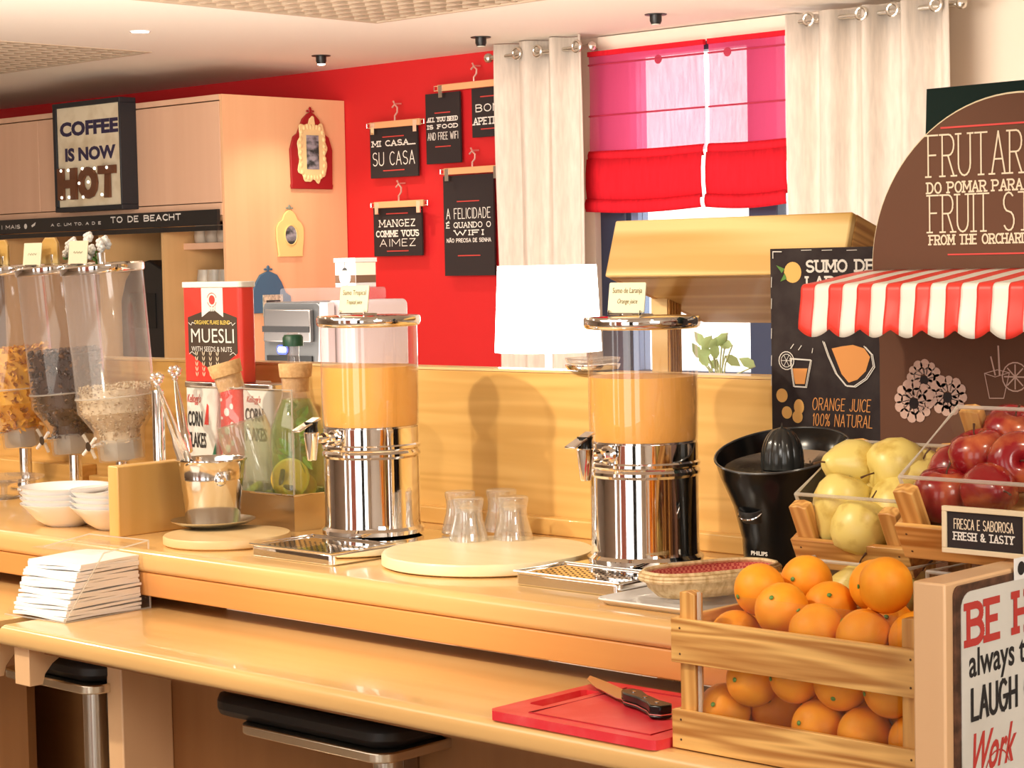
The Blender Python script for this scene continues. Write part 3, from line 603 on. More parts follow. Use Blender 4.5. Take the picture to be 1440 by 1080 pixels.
# --- cereal dispensers (three, in a slanted row)
AX = Vector((fw[0], fw[1], 0)).normalized()
def cereal(px, Yv, lab, clab, kind, level, hop):
    base = atY(px, 640, Yv)
    R = Matrix.Rotation(radians(-4.2), 3, AX).to_euler()
    hh = .43
    t = thing('cereal_dispenser', lab, 'dispenser', (base.x, base.y, 1.106), R)
    part('hopper', MB().lathe([(.052, .0), (.055, .003), (.058, .055), (.062, .075), (.092, .118), (.0945, .122), (.0945, .150), (.097, .153), (.097, .160), (.094, .163), (.0955, .452)], 56, cap0=False, cap1=False), hop, t, smooth=50)
    part('band', MB().tube([(.0955*cos(a*pi/24), .0955*sin(a*pi/24), .156) for a in range(48)], .0022, 6, closed=True), M_edge, t)
    part('lid', MB().lathe([(.094, .450), (.0985, .452), (.1, .456), (.1, .468), (.096, .472), (.05, .475), (.0001, .476)], 56), M_chrome, t, smooth=40)
    part('lid_knob', MB().lathe([(.009, .474), (.0095, .494), (.010, .500), (.0001, .502)], 16), M_chrome, t)
    part('chute', MB().lathe([(.05, .004), (.052, .012), (.05, .05), (.04, .055)], 8), M_frost, t)
    part('paddle', MB().lathe([(.034, 0), (.034, .05)], 20, Matrix.Translation((-.025, 0, .034)) @ Matrix.Rotation(pi/2, 4, 'Y')), mat('grey_paddle', (.30, .30, .26), .4), t)
    kn = part('turn_knob', MB().tube([(0, -.05, .045), (0, -.085, .045)], .006).lathe([(.011, 0), (.011, .01)], 16, Matrix.Translation((0, -.083, .045)) @ Matrix.Rotation(pi/2, 4, 'X')), M_chrome, t)
    for k in range(4):
        a = radians(35 + 90*k); part('knob_arm', MB().tube([(0, -.088, .045), (.034*cos(a), -.09, .045+.034*sin(a))], .0042, 8), M_edge if k % 2 else M_white, kn)
    st = thing('chrome_stand', 'chrome post holding up ' + clab, 'stand', (base.x - .0, base.y, 1.0))
    part('post', MB().lathe([(.016, .004), (.016, .104)], 24), M_chrome, st); part('flange', MB().lathe([(.042, 0), (.042, .004), (.024, .008), (.022, .028), (.017, .03)], 28), M_chrome, st)
    # contents: loose flakes, one heap
    Rm = Matrix.Translation((base.x, base.y, 1.106)) @ Matrix.Rotation(radians(-4.2), 4, AX)
    m = MB(); random.seed(hash(kind) % 7 if False else len(kind))
    cols = {'flakes': (mat('corn_flake', (.88, .48, .04), .5), mat('corn_flake_dark', (.50, .19, .015), .5)), 'choco': (mat('choco_shell', (.055, .022, .009), .4), mat('choco_light', (.17, .08, .03), .4)), 'granola': (mat('oat_flake', (.66, .54, .36), .8), mat('oat_dark', (.38, .26, .13), .8))}[kind]
    def rad(z):
        if z < .075: return .05
        if z < .118: return .052 + (z-.075)/.043*.034
        return .0885
    z = .03
    n = {'flakes': 620, 'choco': 620, 'granola': 1500}[kind]; sz = {'flakes': .0085, 'choco': .0078, 'granola': .0042}[kind]
    m.lathe([(rad(zz)-.008, zz) for zz in (.045, .074, .118, .13)] + [(.0805, level-.012), (.0001, level-.012)], 24)
    for i in range(n):
        if i % 4 == 0: zz = level - random.uniform(0, .012); r = rad(zz)*math.sqrt(random.random())*.97
        else: zz = random.uniform(.045, level); r = rad(zz) - random.uniform(.0015, .006)
        a = random.uniform(0, 2*pi); m.cur = 1 if random.random() < .35 else 0
        T = Matrix.Translation((r*cos(a), r*sin(a), zz)) @ Matrix.Rotation(random.uniform(0, 6.28), 4, Vector((random.random()-.5, random.random()-.5, random.random()-.5+.01)).normalized())
        s_ = sz*random.uniform(.7, 1.2)
        if kind == 'granola': m.add([(-s_, 0, 0), (0, -s_*.6, 0), (s_, 0, 0), (0, s_*.6, 0), (0, 0, s_*.4)], [(0, 1, 4), (1, 2, 4), (2, 3, 4), (3, 0, 4), (3, 2, 1, 0)], T)
        elif kind == 'choco': m.lathe([(s_*.95, 0), (s_*.8, s_*.5), (.0001, s_*.8)], 7, T, sy=.8, cap0=False)
        else: m.add([(-s_, -s_*.7, s_*.3), (0, -s_*.9, 0), (s_, -s_*.5, s_*.25), (s_*.9, s_*.6, s_*.1), (0, s_*.9, s_*.4), (-s_*.9, s_*.5, 0), (0, 0, -s_*.2)], [(0, 1, 6), (1, 2, 6), (2, 3, 6), (3, 4, 6), (4, 5, 6), (5, 0, 6)], T)
    o = part('cereal', m, cols, None, smooth=0); o.matrix_world = Rm
    tag(o, clab, 'cereal', kind='stuff')
    return t, Rm
t3, R3 = cereal(172, -.0, 'rightmost hazy cereal dispenser, filled with pale granola', 'pale granola flakes in the rightmost dispenser', 'granola', .185, clear('dusty_plastic', (.97, .96, .97), 1.45, .15, (.95, .92, .92), .08, 1.2))
b3 = atY(172, 640, 0)
t2, R2 = cereal(atZ(0, 0, 0).x*0 + 106, .04, 'middle hazy cereal dispenser, filled with brown chocolate shells', 'brown chocolate cereal shells in the middle dispenser', 'choco', .262, M_hazy)
t1, R1 = cereal(36, .08, 'leftmost cereal dispenser cut by the frame, with corn flakes', 'golden corn flakes in the leftmost dispenser', 'flakes', .262, M_hazy)
for (R_, lb, nm) in ((R3, 'small cream card standing on the granola dispenser lid', 'Muesli'), (R2, 'cream card standing on the chocolate cereal dispenser lid', 'Choco'), (R1, 'cream card standing on the corn flakes dispenser lid', 'Flakes')):
    q = R_ @ Vector((-.035, -.045, .476))
    c = thing('name_card', lb, 'card', tuple(q), (radians(-8), 0, radians(12)))
    part('card', MB().prism(rrect(-.03, .002, .03, .058, .002), -.001, .001), M_card, c); mb = MB(); ribbon(mb, [(-.014 + .0028*k, .030 + .0028*sin(k*2.1 + len(nm))) for k in range(11)], .0011); part('handwriting', mb, mat('grey_ink', (.35, .32, .2), .8), c, (0, -.0016, 0), smooth=0)
    part('foot', bx((-.02, -.004, 0), (.02, .012, .003)), M_chrome, c)
# flowers and wooden plaque ornaments on the lids
def flowers(q, lab, s=1., n=9):
    t = thing('flower_posy', lab, 'flowers', tuple(q)); random.seed(int(s*11)+n)
    m = MB()
    for i in range(n):
        c = Vector((random.uniform(-.034, .034)*s, random.uniform(-.018, .018), (.02 + random.uniform(0, .045))*s))
        for k in range(5): a = k*2*pi/5; m.ball(c + Vector((.0075*cos(a), 0, .0075*sin(a)))*s, .0062*s, 8, 5)
    part('petals', m, mat('white_petals', (.95, .94, .90), .8), t)
    g = MB()
    for i in range(6): g.ball((random.uniform(-.03, .03)*s, random.uniform(-.015, .015), random.uniform(.006, .04)*s), (.012*s, .004, .006*s), 8, 5)
    part('leaves', g, M_green, t); part('stem', MB().tube([(0, 0, 0), (0, 0, .03)], .003, 6), M_green, t)
flowers(R3 @ Vector((-.035, .01, .476)), 'white artificial flowers behind the card on the granola dispenser')
flowers(R2 @ Vector((-.02, .06, .476)), 'white artificial flowers on the middle dispenser lid', .9, 7)
for R_, lb in ((R2, 'small wooden toast-shaped plaque on the middle dispenser lid'), (R1, 'small wooden plaque on the leftmost dispenser lid')):
    q = R_ @ Vector((-.012, -.005, .477))
    t = thing('wooden_plaque', lb, 'plaque', tuple(q)); part('board', MB().prism([(-.036, 0), (.036, 0), (.036, .052), (.024, .066), (-.018, .066), (-.036, .05)], -.004, .004), M_hop, t, bevel=.002)
# free chrome pole right of the dispensers
pp = atZ(222, 700, 1.0)
t = thing('chrome_stand', 'tall chrome pole the tongs are hooked on', 'stand', (pp.x+.2, .0 if False else pp.y-.14, 1.0))
hp = atY(222, 548, pp.y-.14)
t.location = (hp.x, pp.y-.14, 1.0)
part('post', MB().lathe([(.0155, .004), (.0155, hp.z-1.0-.006), (.013, hp.z-1.0), (.0001, hp.z-1.0)], 24), M_chrome, t); part('flange', MB().lathe([(.04, 0), (.04, .004), (.02, .008), (.017, .02)], 28), M_chrome, t)

# --- bowls
bowl_mesh = MB().lathe([(.0001, .0), (.045, .0), (.047, .003), (.07, .022), (.09, .050), (.1025, .066), (.1035, .069), (.101, .069), (.086, .052), (.066, .026), (.04, .010), (.0001, .009)], 56).mesh('bowl', M_white, 60)
for (px, py, nm, n, rr) in ((94, 738, 'left', 4, .97), (160, 747, 'right', 4, .96)):
    p = atZ(px, py, 1.0)
    if nm == 'right': p = p + Vector((-.036, .034, 0))
    for k in range(n):
        if k == 0: lb = 'bottom white bowl of the %s stack by the divider' % nm
        elif k == n-1: lb = 'top white bowl of the %s stack by the divider' % nm
        else: lb = ['second', 'third', 'fourth'][k-1] + ' white bowl from the bottom in the %s stack' % nm
        o = bpy.data.objects.new('bowl', bowl_mesh); C.objects.link(o); o.location = (p.x, p.y, 1.0 + k*.0120); o.scale = (rr, rr, rr*.78)
        tag(o, lb, 'bowl', 'white bowls in two stacks')
pc = atZ(0, 700, 1.0)
t = thing('glass_dish', 'clear glass dish left of the stacked white bowls', 'dish', (pc.x+.02, pc.y, 1.0))
part('stem', MB().lathe([(.04, 0), (.04, .004), (.008, .01), (.008, .03), (.03, .04)], 24), M_tumbler, t); part('plate', MB().lathe([(.03, .04), (.085, .045), (.10, .05), (.10, .055), (.03, .046)], 40), M_tumbler, t, smooth=50)

# --- napkin holder
n0 = atZ(92, 877, .88); n1 = atZ(208, 852, .88); n2 = atZ(3, 862, .88)
ang = math.atan2(n0.y-n2.y, n0.x-n2.x); wN = .19; dN = .215
nh = thing('napkin_holder', 'clear acrylic napkin holder standing at the left end of the lower counter', 'holder', (n0.x, n0.y, .88), (0, 0, radians(4)))
NH = .125
part('side_pane', MB().prism([(0, 0), (dN, 0), (dN, NH+.012), (.085, NH), (0, .002)][0:4] if False else [(0, 0), (dN, 0), (dN, NH+.012), (.10, NH)], -.003, 0, 'X'), M_acry, nh)
part('side_pane', MB().prism([(0, 0), (dN, 0), (dN, NH+.012), (.10, NH)], -wN, -wN+.003, 'X'), M_acry, nh)
part('back_pane', bx((-wN+.003, dN-.003, 0), (-.003, dN, NH+.012)), M_acry, nh)
part('top_pane', bx((-wN, .07, NH), (0, dN, NH+.003)), M_acry, nh)
part('base_pane', bx((-wN+.003, 0, 0), (-.003, dN-.003, .003)), M_acry, nh)
part('pane_edge', MB().tube([(-.0015, .1, NH), (-.0015, 0, .002)], .0016, 6).tube([(-.0015, dN, NH+.012), (-.0015, dN, 0)], .002, 6).tube([(-.0015, dN, .001), (-.0015, 0, .001), (-wN, 0, .001)], .0016, 6).tube([(-.0015, .1, NH), (-.0015, dN, NH+.012), (-wN+.0015, dN, NH+.012), (-wN+.0015, .1, NH)], .0015, 6), M_edge, nh)
random.seed(2); zz = .884
for k in range(19):
    th = random.uniform(.0045, .0062); sk = .0022*k; ox_ = random.uniform(-.004, .004); oy_ = random.uniform(-.003, .003)
    m = MB(); n = 8; x0_, x1_, y0_, y1_ = -.172+ox_*.6, -.008+ox_*.3, .004+sk*1.1+oy_, .195+oy_
    top = []; vs = []
    for j in range(n+1):
        for i in range(n+1):
            u, v = i/n, j/n; wv = .0016*sin(u*5+k) + .0012*sin(v*4+k*2)
            vs.append((x0_+(x1_-x0_)*u, y0_+(y1_-y0_)*v, wv))
    ns = len(vs); vs += [(a, b_, c_+th*.93) for a, b_, c_ in vs]; fs = []
    for j in range(n):
        for i in range(n):
            a = j*(n+1)+i; fs.append((a, a+n+1, a+n+2, a+1)); fs.append((a+ns, a+1+ns, a+n+2+ns, a+n+1+ns))
    for i in range(n):
        fs += [(i, i+1, i+1+ns, i+ns), (n*(n+1)+i+1, n*(n+1)+i, n*(n+1)+i+ns, n*(n+1)+i+1+ns)]
        a = i*(n+1); b_ = a+n+1; fs += [(b_, a, a+ns, b_+ns), (a+n, b_+n, b_+n+ns, a+n+ns)]
    m.add(vs, fs)
    o = part('napkin', m, M_paper, None, (n0.x, n0.y, zz), (0, 0, radians(4) + random.uniform(-.02, .02)), smooth=30); zz += th*1.0
    tag(o, 'top white paper napkin of the stack in the holder' if k == 18 else 'folded white paper napkin in the stack inside the holder', 'napkin', 'napkins in the holder')

# --- cutting board and knife
cb = thing('cutting_board', 'red plastic cutting board lying on the lower counter', 'cutting board', (.312, -.748, .88))
cw, cdp = .328, .27
outl = [(.05, 0), (cw-.014, 0), (cw-.004, .004), (cw, .014), (cw, cdp-.014), (cw-.004, cdp-.004), (cw-.014, cdp), (.05, cdp)]
m = MB().prism(outl, 0, .014, 'Z')
m.prism([(.05, 0), (.05, .07), (.024, .07), (.018, .078), (.018, .192), (.024, .2), (.05, .2), (.05, cdp), (.012, cdp), (0, cdp-.012), (0, .012), (.012, 0)], 0, .014, 'Z')
redb = mat('red_board_plastic', (.72, .03, .045), .35, noise=((.80, .10, .11), (22, 22, 22), 5, .45, .8))
part('slab', m, redb, cb)
part('juice_groove', MB().tube([(.066, .024, .0136), (cw-.03, .024, .0136), (cw-.03, cdp-.024, .0136), (.066, cdp-.024, .0136)], .0022, 8, closed=True), mat('red_board_groove', (.42, .012, .02), .4), cb)
ka = atZ(820, 956, .897); kb_ = atZ(876, 986, .897); kc = atZ(934, 1010, .897)
d = (kc - ka); kang = math.atan2(d.y, d.x); Lb = (kb_-ka).length; Lh = (kc-kb_).length
kn = thing('kitchen_knife', 'steel kitchen knife with black riveted handle on the red board', 'knife', (ka.x, ka.y, .8955), (0, 0, kang))
part('blade', MB().prism([(0, .012), (Lb*.35, .016), (Lb, .017), (Lb+.02, .012), (Lb+.02, -.010), (Lb, -.017), (Lb*.5, -.015), (Lb*.15, -.004)], .006, .0075, 'Z'), M_steel, kn)
hp_ = [(0, .010), (.02, .016), (.05, .011), (Lh-.04, .012), (Lh-.012, .018), (Lh, .012), (Lh+.002, -.006), (Lh-.012, -.018), (Lh-.035, -.012), (.06, -.011), (.025, -.017), (0, -.010)]
hp_ = [(x+Lb, y) for x, y in hp_]
part('handle', MB().prism(hp_, .0005, .0055, 'Z').prism(hp_, .0075, .020, 'Z'), M_black, kn, bevel=.003, smooth=50)
part('tang', MB().prism([(x, y*1.02) for x, y in hp_], .0055, .0075, 'Z'), M_steel, kn)
for k in range(3): part('rivet', MB().lathe([(.0035, 0), (.0035, .0008)], 12), M_chrome, kn, (Lb+.025+k*(Lh-.05)/2, 0, .020))

# --- crates
def crate(name, lab, loc, W_, D_, Hp, slats, rot=(0, 0, 0), liner=None, pw=.026, th=.009, side=None, bottom=True):
    t = thing(name, lab, 'crate', loc, rot)
    side = side or slats
    for x in (th, W_-th-pw):
        for y in (th, D_-th-.02):
            h2 = Hp
            part('corner_post', MB().prism([(x, 0), (x+pw, 0), (x+pw, h2-.004), (x+pw*.6, h2), (x, h2-.002)] , y, y+.02), M_crateZ, t, bevel=.0015)
    for (z0, z1) in slats:
        part('slat', bx((0, 0, z0), (W_, th, z1)), M_crate, t, bevel=.0012); part('slat', bx((0, D_-th, z0), (W_, D_, z1)), M_crate, t, bevel=.0012)
    for (z0, z1) in side:
        part('slat', bx((0, th, z0), (th, D_-th, z1)), M_crateY, t, bevel=.0012); part('slat', bx((W_-th, th, z0), (W_, D_-th, z1)), M_crateY, t, bevel=.0012)
    for (z0, z1) in slats:
        m = MB()
        for x in (.016, W_-.016):
            for z in (z0+.013, z1-.013): m.lathe([(.0017, 0), (.0014, .0006), (.0001, .0008)], 8, Matrix.Translation((x, -.0002, z)) @ Matrix.Rotation(pi/2, 4, 'X'))
        part('nail', m, M_stem, t)
    if bottom: part('base_board', bx((th, th, .004), (W_-th, D_-th, .012)), M_crate, t)
    if liner:
        z1 = liner; i0 = th+pw+.001 if False else th+.0215; x0, x1, y0, y1 = th+.003, W_-th-.003, th+.022, D_-th-.022
        z0 = .014
        for nm_, a_, b_ in (('f', (x0, y0, z0), (x1, y0+.002, z1)), ('b', (x0, y1-.002, z0), (x1, y1, z1)), ('l', (x0, y0+.002, z0), (x0+.002, y1-.002, z1)), ('r', (x1-.002, y0+.002, z0), (x1, y1-.002, z1))):
            part('liner_pane', bx(a_, b_), M_acry, t)
        part('liner_rim', MB().tube([(x0, y0, z1), (x1, y0, z1), (x1, y1, z1), (x0, y1, z1)], .003, 6, closed=True), M_edge, t)
        part('liner_edge', MB().tube([(x0, y0, z0), (x0, y0, z1)], .0028, 6), M_edge, t)
        part('liner_edge', MB().tube([(x1, y0, z0), (x1, y0, z1)], .0028, 6), M_edge, t)
    return t
ocr = crate('wooden_crate', 'slatted wooden crate heaped with oranges on the lower counter', (.646, -.72, .88), .404, .235, .222, [(.002, .056), (.122, .184)], liner=None, side=[(.002, .056), (.122, .184)])
part('liner_pane', bx((.04, .012, .014), (.36, .014, .222)), M_acry, ocr); part('liner_pane', bx((.04, .215, .014), (.36, .217, .222)), M_acry, ocr); part('liner_pane', bx((.04, .014, .014), (.042, .215, .222)), M_acry, ocr)
part('liner_edge', bx((.0385, .011, .014), (.0425, .015, .222)), M_edge, ocr)

# oranges: visible ones placed where they stand, the rest buried
org = [  # px, py, Y, label
 (1035, 890, -.62, 'orange lowest at the left end of the heap'), (1122, 828, -.55, 'orange at the back left top of the heap'), (1098, 856, -.64, 'large orange on top at the front left of the heap'),
 (1075, 838, -.60, 'orange half hidden behind the front left top one'), (1165, 862, -.56, 'orange in the middle of the heap between the two peaks'), (1230, 830, -.55, 'orange behind the right hand peak of the heap'),
 (1240, 858, -.65, 'large orange forming the right hand peak of the heap'), (1160, 896, -.665, 'orange just above the upper front slat, at its middle'), (1207, 898, -.66, 'orange above the upper slat below the right peak'),
 (1272, 893, -.65, 'orange above the upper slat beside the right corner post'),
 (1052, 974, -.675, 'first large orange from the left in the slat gap'), (1114, 975, -.675, 'orange in the slat gap showing a green stem end, second from the left'), (1187, 985, -.675, 'orange in the slat gap with a star shaped stem end'), (1252, 990, -.675, 'orange in the slat gap beside the right post'),
 (1012, 1000, -.66, 'orange lying lowest at the left behind the lower slat'), (1150, 1022, -.67, 'orange resting low between second and third gap oranges'), (1218, 1034, -.67, 'orange low in the gap with a dark stem scar'), (1268, 1045, -.66, 'orange lowest at the right behind the lower slat')]
pts = []
for px, py, Y, lb in org: p = atY(px, py, Y); pts.append([Vector(p), lb])
random.seed(11)
for z in (.932, .995, 1.04):
    for i in range(4): pts.append([Vector((.71 + .085*i, -.56 + (i % 2)*.02, z)), None])
for i in range(4): pts.append([Vector((.72 + .08*i, -.62, .93)), None])
RO = .0375
bounds = ((.655+RO, 1.040-RO), (-.705+RO*1.02, -.497-RO), (.893+RO, 1.2))
for it in range(160):
    for i in range(len(pts)):
        for j in range(i+1, len(pts)):
            d = pts[j][0] - pts[i][0]; L_ = d.length or 1e-4
            if L_ < 2*RO*.985:
                wi = .25 if pts[i][1] else .5; wj = .25 if pts[j][1] else .5
                if pts[i][1] and not pts[j][1]: wi, wj = .05, .6
                d = d / L_ * (2*RO*.985 - L_); pts[i][0] -= d*wi; pts[j][0] += d*wj
    for q in pts:
        for ax in range(3): q[0][ax] = min(max(q[0][ax], bounds[ax][0]), bounds[ax][1])
om = MB().ball((0, 0, 0), (RO, RO, RO*.96), 28, 18, lambda d: 1 - .05*max(0, abs(d.z)-.93)/.07).mesh('orange', M_orange, 60)
om2 = MB().ball((0, 0, RO*.955), (.0035, .0035, .0015), 8, 6).mesh('stem_end', M_green, 60)
for k, (p, lb) in enumerate(pts):
    o = bpy.data.objects.new('orange', om); C.objects.link(o); o.location = p; o.rotation_euler = (radians(random.uniform(40, 120)), random.uniform(-.6, .6), random.uniform(-1.2, .9))
    tag(o, lb or 'orange buried behind the others inside the slatted crate', 'orange', 'oranges heaped in the slatted crate')
    e = bpy.data.objects.new('stem_end', om2); C.objects.link(e); e.parent = o

# --- tilted small crates with pears and apples
def fruit_mesh(kind):
    if kind == 'pear': m = MB().lathe([(.0001, -.034), (.006, -.036), (.016, -.0375), (.028, -.032), (.036, -.018), (.0385, -.002), (.036, .014), (.029, .028), (.0205, .040), (.014, .050), (.008, .056), (.0001, .0575)], 28).mesh('pear', M_pear, 70)
    elif kind == 'round': m = MB().lathe([(.0001, -.030), (.005, -.033), (.014, -.0365), (.028, -.033), (.038, -.018), (.041, -.001), (.038, .018), (.028, .031), (.014, .0355), (.004, .032), (.0001, .030)], 28).mesh('quince', M_pear, 70)
    elif kind == 'redpear': m = MB().lathe([(.0001, -.034), (.016, -.0375), (.030, -.032), (.038, -.016), (.039, 0), (.034, .018), (.024, .034), (.016, .048), (.008, .056), (.0001, .0575)], 28).mesh('pear', M_apple, 70)
    else: m = MB().lathe([(.0001, -.028), (.006, -.031), (.016, -.036), (.030, -.031), (.040, -.014), (.043, .003), (.041, .018), (.032, .031), (.018, .036), (.009, .034), (.004, .028), (.0001, .024)], 32).mesh('apple', M_apple, 70)
    return m
FM = {k: fruit_mesh(k) for k in ('pear', 'round', 'redpear', 'apple')}
stem_m = MB().tube([(0, 0, 0), (.001, 0, .012), (.005, 0, .024)], [.0013, .0011, .0018], 6).mesh('stem', M_stem, 60)
calyx_m = MB().ball((0, 0, 0), (.005, .005, .0015), 8, 5, lambda d: 1 + .4*sin(5*math.atan2(d.y, d.x))).mesh('calyx', M_stem, 60)
def fruit(kind, loc, rot, lab, grp, nm, s=1.):
    o = bpy.data.objects.new(nm, FM[kind]); C.objects.link(o); o.location = loc; o.rotation_euler = rot; o.scale = (s, s, s)
    tag(o, lab, nm, grp)
    for me, z, n_ in ((stem_m, {'pear': .055, 'redpear': .055, 'round': .028, 'apple': .024}[kind], 'stem'), (calyx_m, {'pear': -.0365, 'redpear': -.037, 'round': -.033, 'apple': -.032}[kind], 'calyx')):
        e = bpy.data.objects.new(n_, me); C.objects.link(e); e.parent = o; e.location = (0, 0, z)
TILT = radians(27)
pc_o = atY(1125, 797, -.378)
pcr = crate('wooden_crate', 'small tilted crate of yellow pears beside the juicer', (.620, pc_o.y, pc_o.z), .205, .215, .105, [(.0, .05)], (TILT, 0, 0), liner=.112, pw=.03, side=[(.0, .05)])
YG = 'yellow pears in the small tilted crate'
for px, py, Y, k, rot, lb in ((1183, 708, -.355, 'pear', (2.9, .25, .2), 'large pale pear at the left of the tilted crate, neck down'), (1202, 657, -.30, 'pear', (1.2, 1.0, -.5), 'pear lying at the back left of the pear crate with a dark spot'),
    (1258, 658, -.29, 'round', (1.75, .2, -.5), 'round yellow pear with dark calyx facing out at the back'), (1224, 690, -.28, 'pear', (2., -.6, .7), 'pear wedged in the middle of the pear crate'), (1212, 742, -.37, 'round', (-.25, .25, .3), 'pale round pear lowest at the front of the pear crate'),
    (1262, 712, -.32, 'pear', (2.4, .5, 1.), 'pear at the right side of the pear crate against the next crate'), (1290, 672, -.27, 'round', (.4, .4, .3), 'yellow pear half hidden behind the apple crate liner')):
    fruit(k, atY(px, py, Y), rot, lb, YG, 'pear', 1.13)
ac_o = atY(1280, 800, -.485)
acr = crate('wooden_crate', 'larger tilted crate of red apples at the right', (.886, -.50, 1.142), .255, .235, .108, [(.0, .055)], (TILT*1.1, 0, 0), liner=.116, pw=.03, side=[(.0, .055)])
RG = 'red apples and pears in the larger tilted crate'
for px, py, Y, k, rot, lb, nm in ((1378, 642, -.40, 'apple', (.25, -.15, 0), 'large red apple on top at the centre with its stem up', 'apple'), (1328, 697, -.45, 'apple', (.15, .1, .4), 'dark red apple at the front left behind the clear liner', 'apple'), (1392, 690, -.455, 'redpear', (1.2, 1.3, .5), 'red pear lying at the front with its neck to the right', 'pear'),
    (1432, 650, -.41, 'apple', (1.4, .2, .6), 'bright red apple cut by the right edge of the picture', 'apple'), (1425, 610, -.34, 'apple', (.3, .3, 0), 'dark red apple at the back of the crate with curved stem', 'apple'), (1388, 700, -.40, 'apple', (.2, .5, 1), 'red apple buried under the top one', 'apple'), (1345, 668, -.38, 'apple', (.4, .5, 1), 'red apple behind the front left one in shade', 'apple')):
    fruit(k, atY(px, py, Y), rot, lb, RG, nm, 1.0)
# the two crates below them
lcr = crate('wooden_crate', 'lower small crate below the tilted pear crate', (.646, -.455, 1.0), .205, .215, .105, [(.0, .05)], (0, 0, 0), liner=.112, pw=.03)
rcr = crate('wooden_crate', 'lower crate below the tilted apple crate', (.862, -.455, 1.0), .19, .215, .105, [(.0, .05)], (0, 0, 0), liner=.112, pw=.03)
for i, (x, y) in enumerate(((.72, -.40), (.79, -.36), (.72, -.32))): fruit('pear', (x, y, 1.055), (i*.5, .4, i), ['yellow pear at the front of the lower crate', 'yellow pear on the right in the lower crate', 'yellow pear at the back of the lower crate'][i], 'pears in the lower crate', 'pear')
for i, (x, y) in enumerate(((.925, -.39), (.985, -.33))): fruit('apple', (x, y, 1.056), (i*.5, .4, i), ['red apple at the front of the lower right crate', 'red apple at the back of the lower right crate'][i], 'apples in the lower crate', 'apple')
# wooden stand behind keeping the tilted crates up
stn = thing('crate_stand', 'wooden stand behind the lower crates holding the tilted crates', 'stand', (.646, -.235, 1.0))
for x in (.02, .36): part('upright', bx((x, 0, 0), (x+.03, .03, .165)), M_crateZ, stn)
part('shelf', bx((0, 0, .165), (.41, .12, .177)), M_crate, stn); part('upright', bx((.02, .09, 0), (.05, .12, .165)), M_crateZ, stn); part('upright', bx((.36, .09, 0), (.39, .12, .165)), M_crateZ, stn)

# --- chalk sign on the apple crate
c0 = atY(1327, 776, -.545); c1 = atY(1334, 711, -.545)
fs_ = thing('chalk_sign', 'small pale framed chalk sign reading FRESH and TASTY on the apple crate', 'sign', (c0.x, -.545, c0.z), (radians(0), 0, 0))
sw, sh = .128, c1.z-c0.z
part('board', bx((.004, -.002, .004), (sw-.004, .002, sh-.004)), M_dark, fs_)
fr_m = mat('pale_frame', (.80, .66, .44), .5)
part('frame', bx((0, -.005, 0), (sw, .003, .007), (0, -.005, sh-.007), (sw, .003, sh), (0, -.005, .007), (.007, .003, sh-.007), (sw-.007, -.005, .007), (sw, .003, sh-.007)), fr_m, fs_, bevel=.0008)
m = MB(); write(m, 'FRESCA E SABOROSA', .018, sw-.022, sh*.53, .013, .0013); part('lettering', m, M_letc, fs_, (0, -.0026, 0), smooth=0)
m = MB(); write(m, 'FRESH & TASTY', .018, sw-.022, sh*.30, .0095, .0018, .0016); part('lettering', m, M_let, fs_, (0, -.0026, 0), smooth=0)

# --- citrus juicer
jc = atZ(1102, 811, 1.0)
ju = thing('citrus_juicer', 'black electric citrus juicer with ribbed cone and steel strainer', 'juicer', (jc.x, jc.y, 1.0)); ju.scale = (.97, .97, 1.0)
def lift(x, y): return -.043*x + .248*y
def el(r, zc, k, sx=1., ox_=0, oy_=0, n=48): return [(ox_ + r*sx*cos(2*pi*i/n), oy_ + r*sin(2*pi*i/n), zc + k*lift(r*cos(2*pi*i/n), r*sin(2*pi*i/n))) for i in range(n)]
part('body', MB().loft([el(.068, 0, 0), el(.0695, .004, 0), el(.074, .07, 0), el(.089, .13, .25), el(.1125, .19, .7), el(.121, .222, 1), el(.1225, .2235, 1), el(.1185, .2225, 1), el(.110, .195, .9), el(.100, .178, .6)], caps=True), M_black, ju, smooth=50)
part('rim', MB().tube([p for p in el(.1215, .2235, 1)], .0022, 6, closed=True), mat('rim_black', (.05, .05, .05), .2), ju)
part('strainer', MB().loft([el(.104, .200, .6), el(.078, .190, .2), el(.03, .190, 0)], caps=False), M_steel, ju)
m = MB()
for r_, n_ in ((.082, 40), (.074, 36), (.066, 30), (.057, 26), (.048, 20)):
    for i in range(n_):
        a = 2*pi*i/n_; m.lathe([(.0021, 0), (.0001, .0003)], 6, Matrix.Translation((r_*cos(a), r_*sin(a), .1922 + (r_ > .080)*.0035 + lift(r_*cos(a), r_*sin(a))*(.0 if r_ < .03 else .2*(r_-.03)/.045 if r_ < .075 else .2+.3*(r_-.075)/.025) - .0012*(r_ < .075))), cap0=False)
part('strainer_holes', m, M_gap, ju, stuff=True)
n = 60; rings = []
for k in range(15):
    u = k/14; r_ = .0405*math.sqrt(max(0, 1-u**2.1))*(1-.12*(1-u)) ; zc = .191 + .074*u
    rings.append([((r_*(1+.09*abs(cos(5*2*pi*i/n))))*cos(2*pi*i/n), (r_*(1+.09*abs(cos(5*2*pi*i/n))))*sin(2*pi*i/n), zc) for i in range(n)])
part('reamer_cone', MB().loft(rings), mat('smoky_cone', (.03, .03, .028), .15, spec=.5), ju, smooth=25)
part('cone_tip', MB().tube([(0, 0, .262), (0, 0, .272)], [.003, .0008], 8), mat('smoky_cone'), ju)
sp = Vector((-.008, -.082, .118))
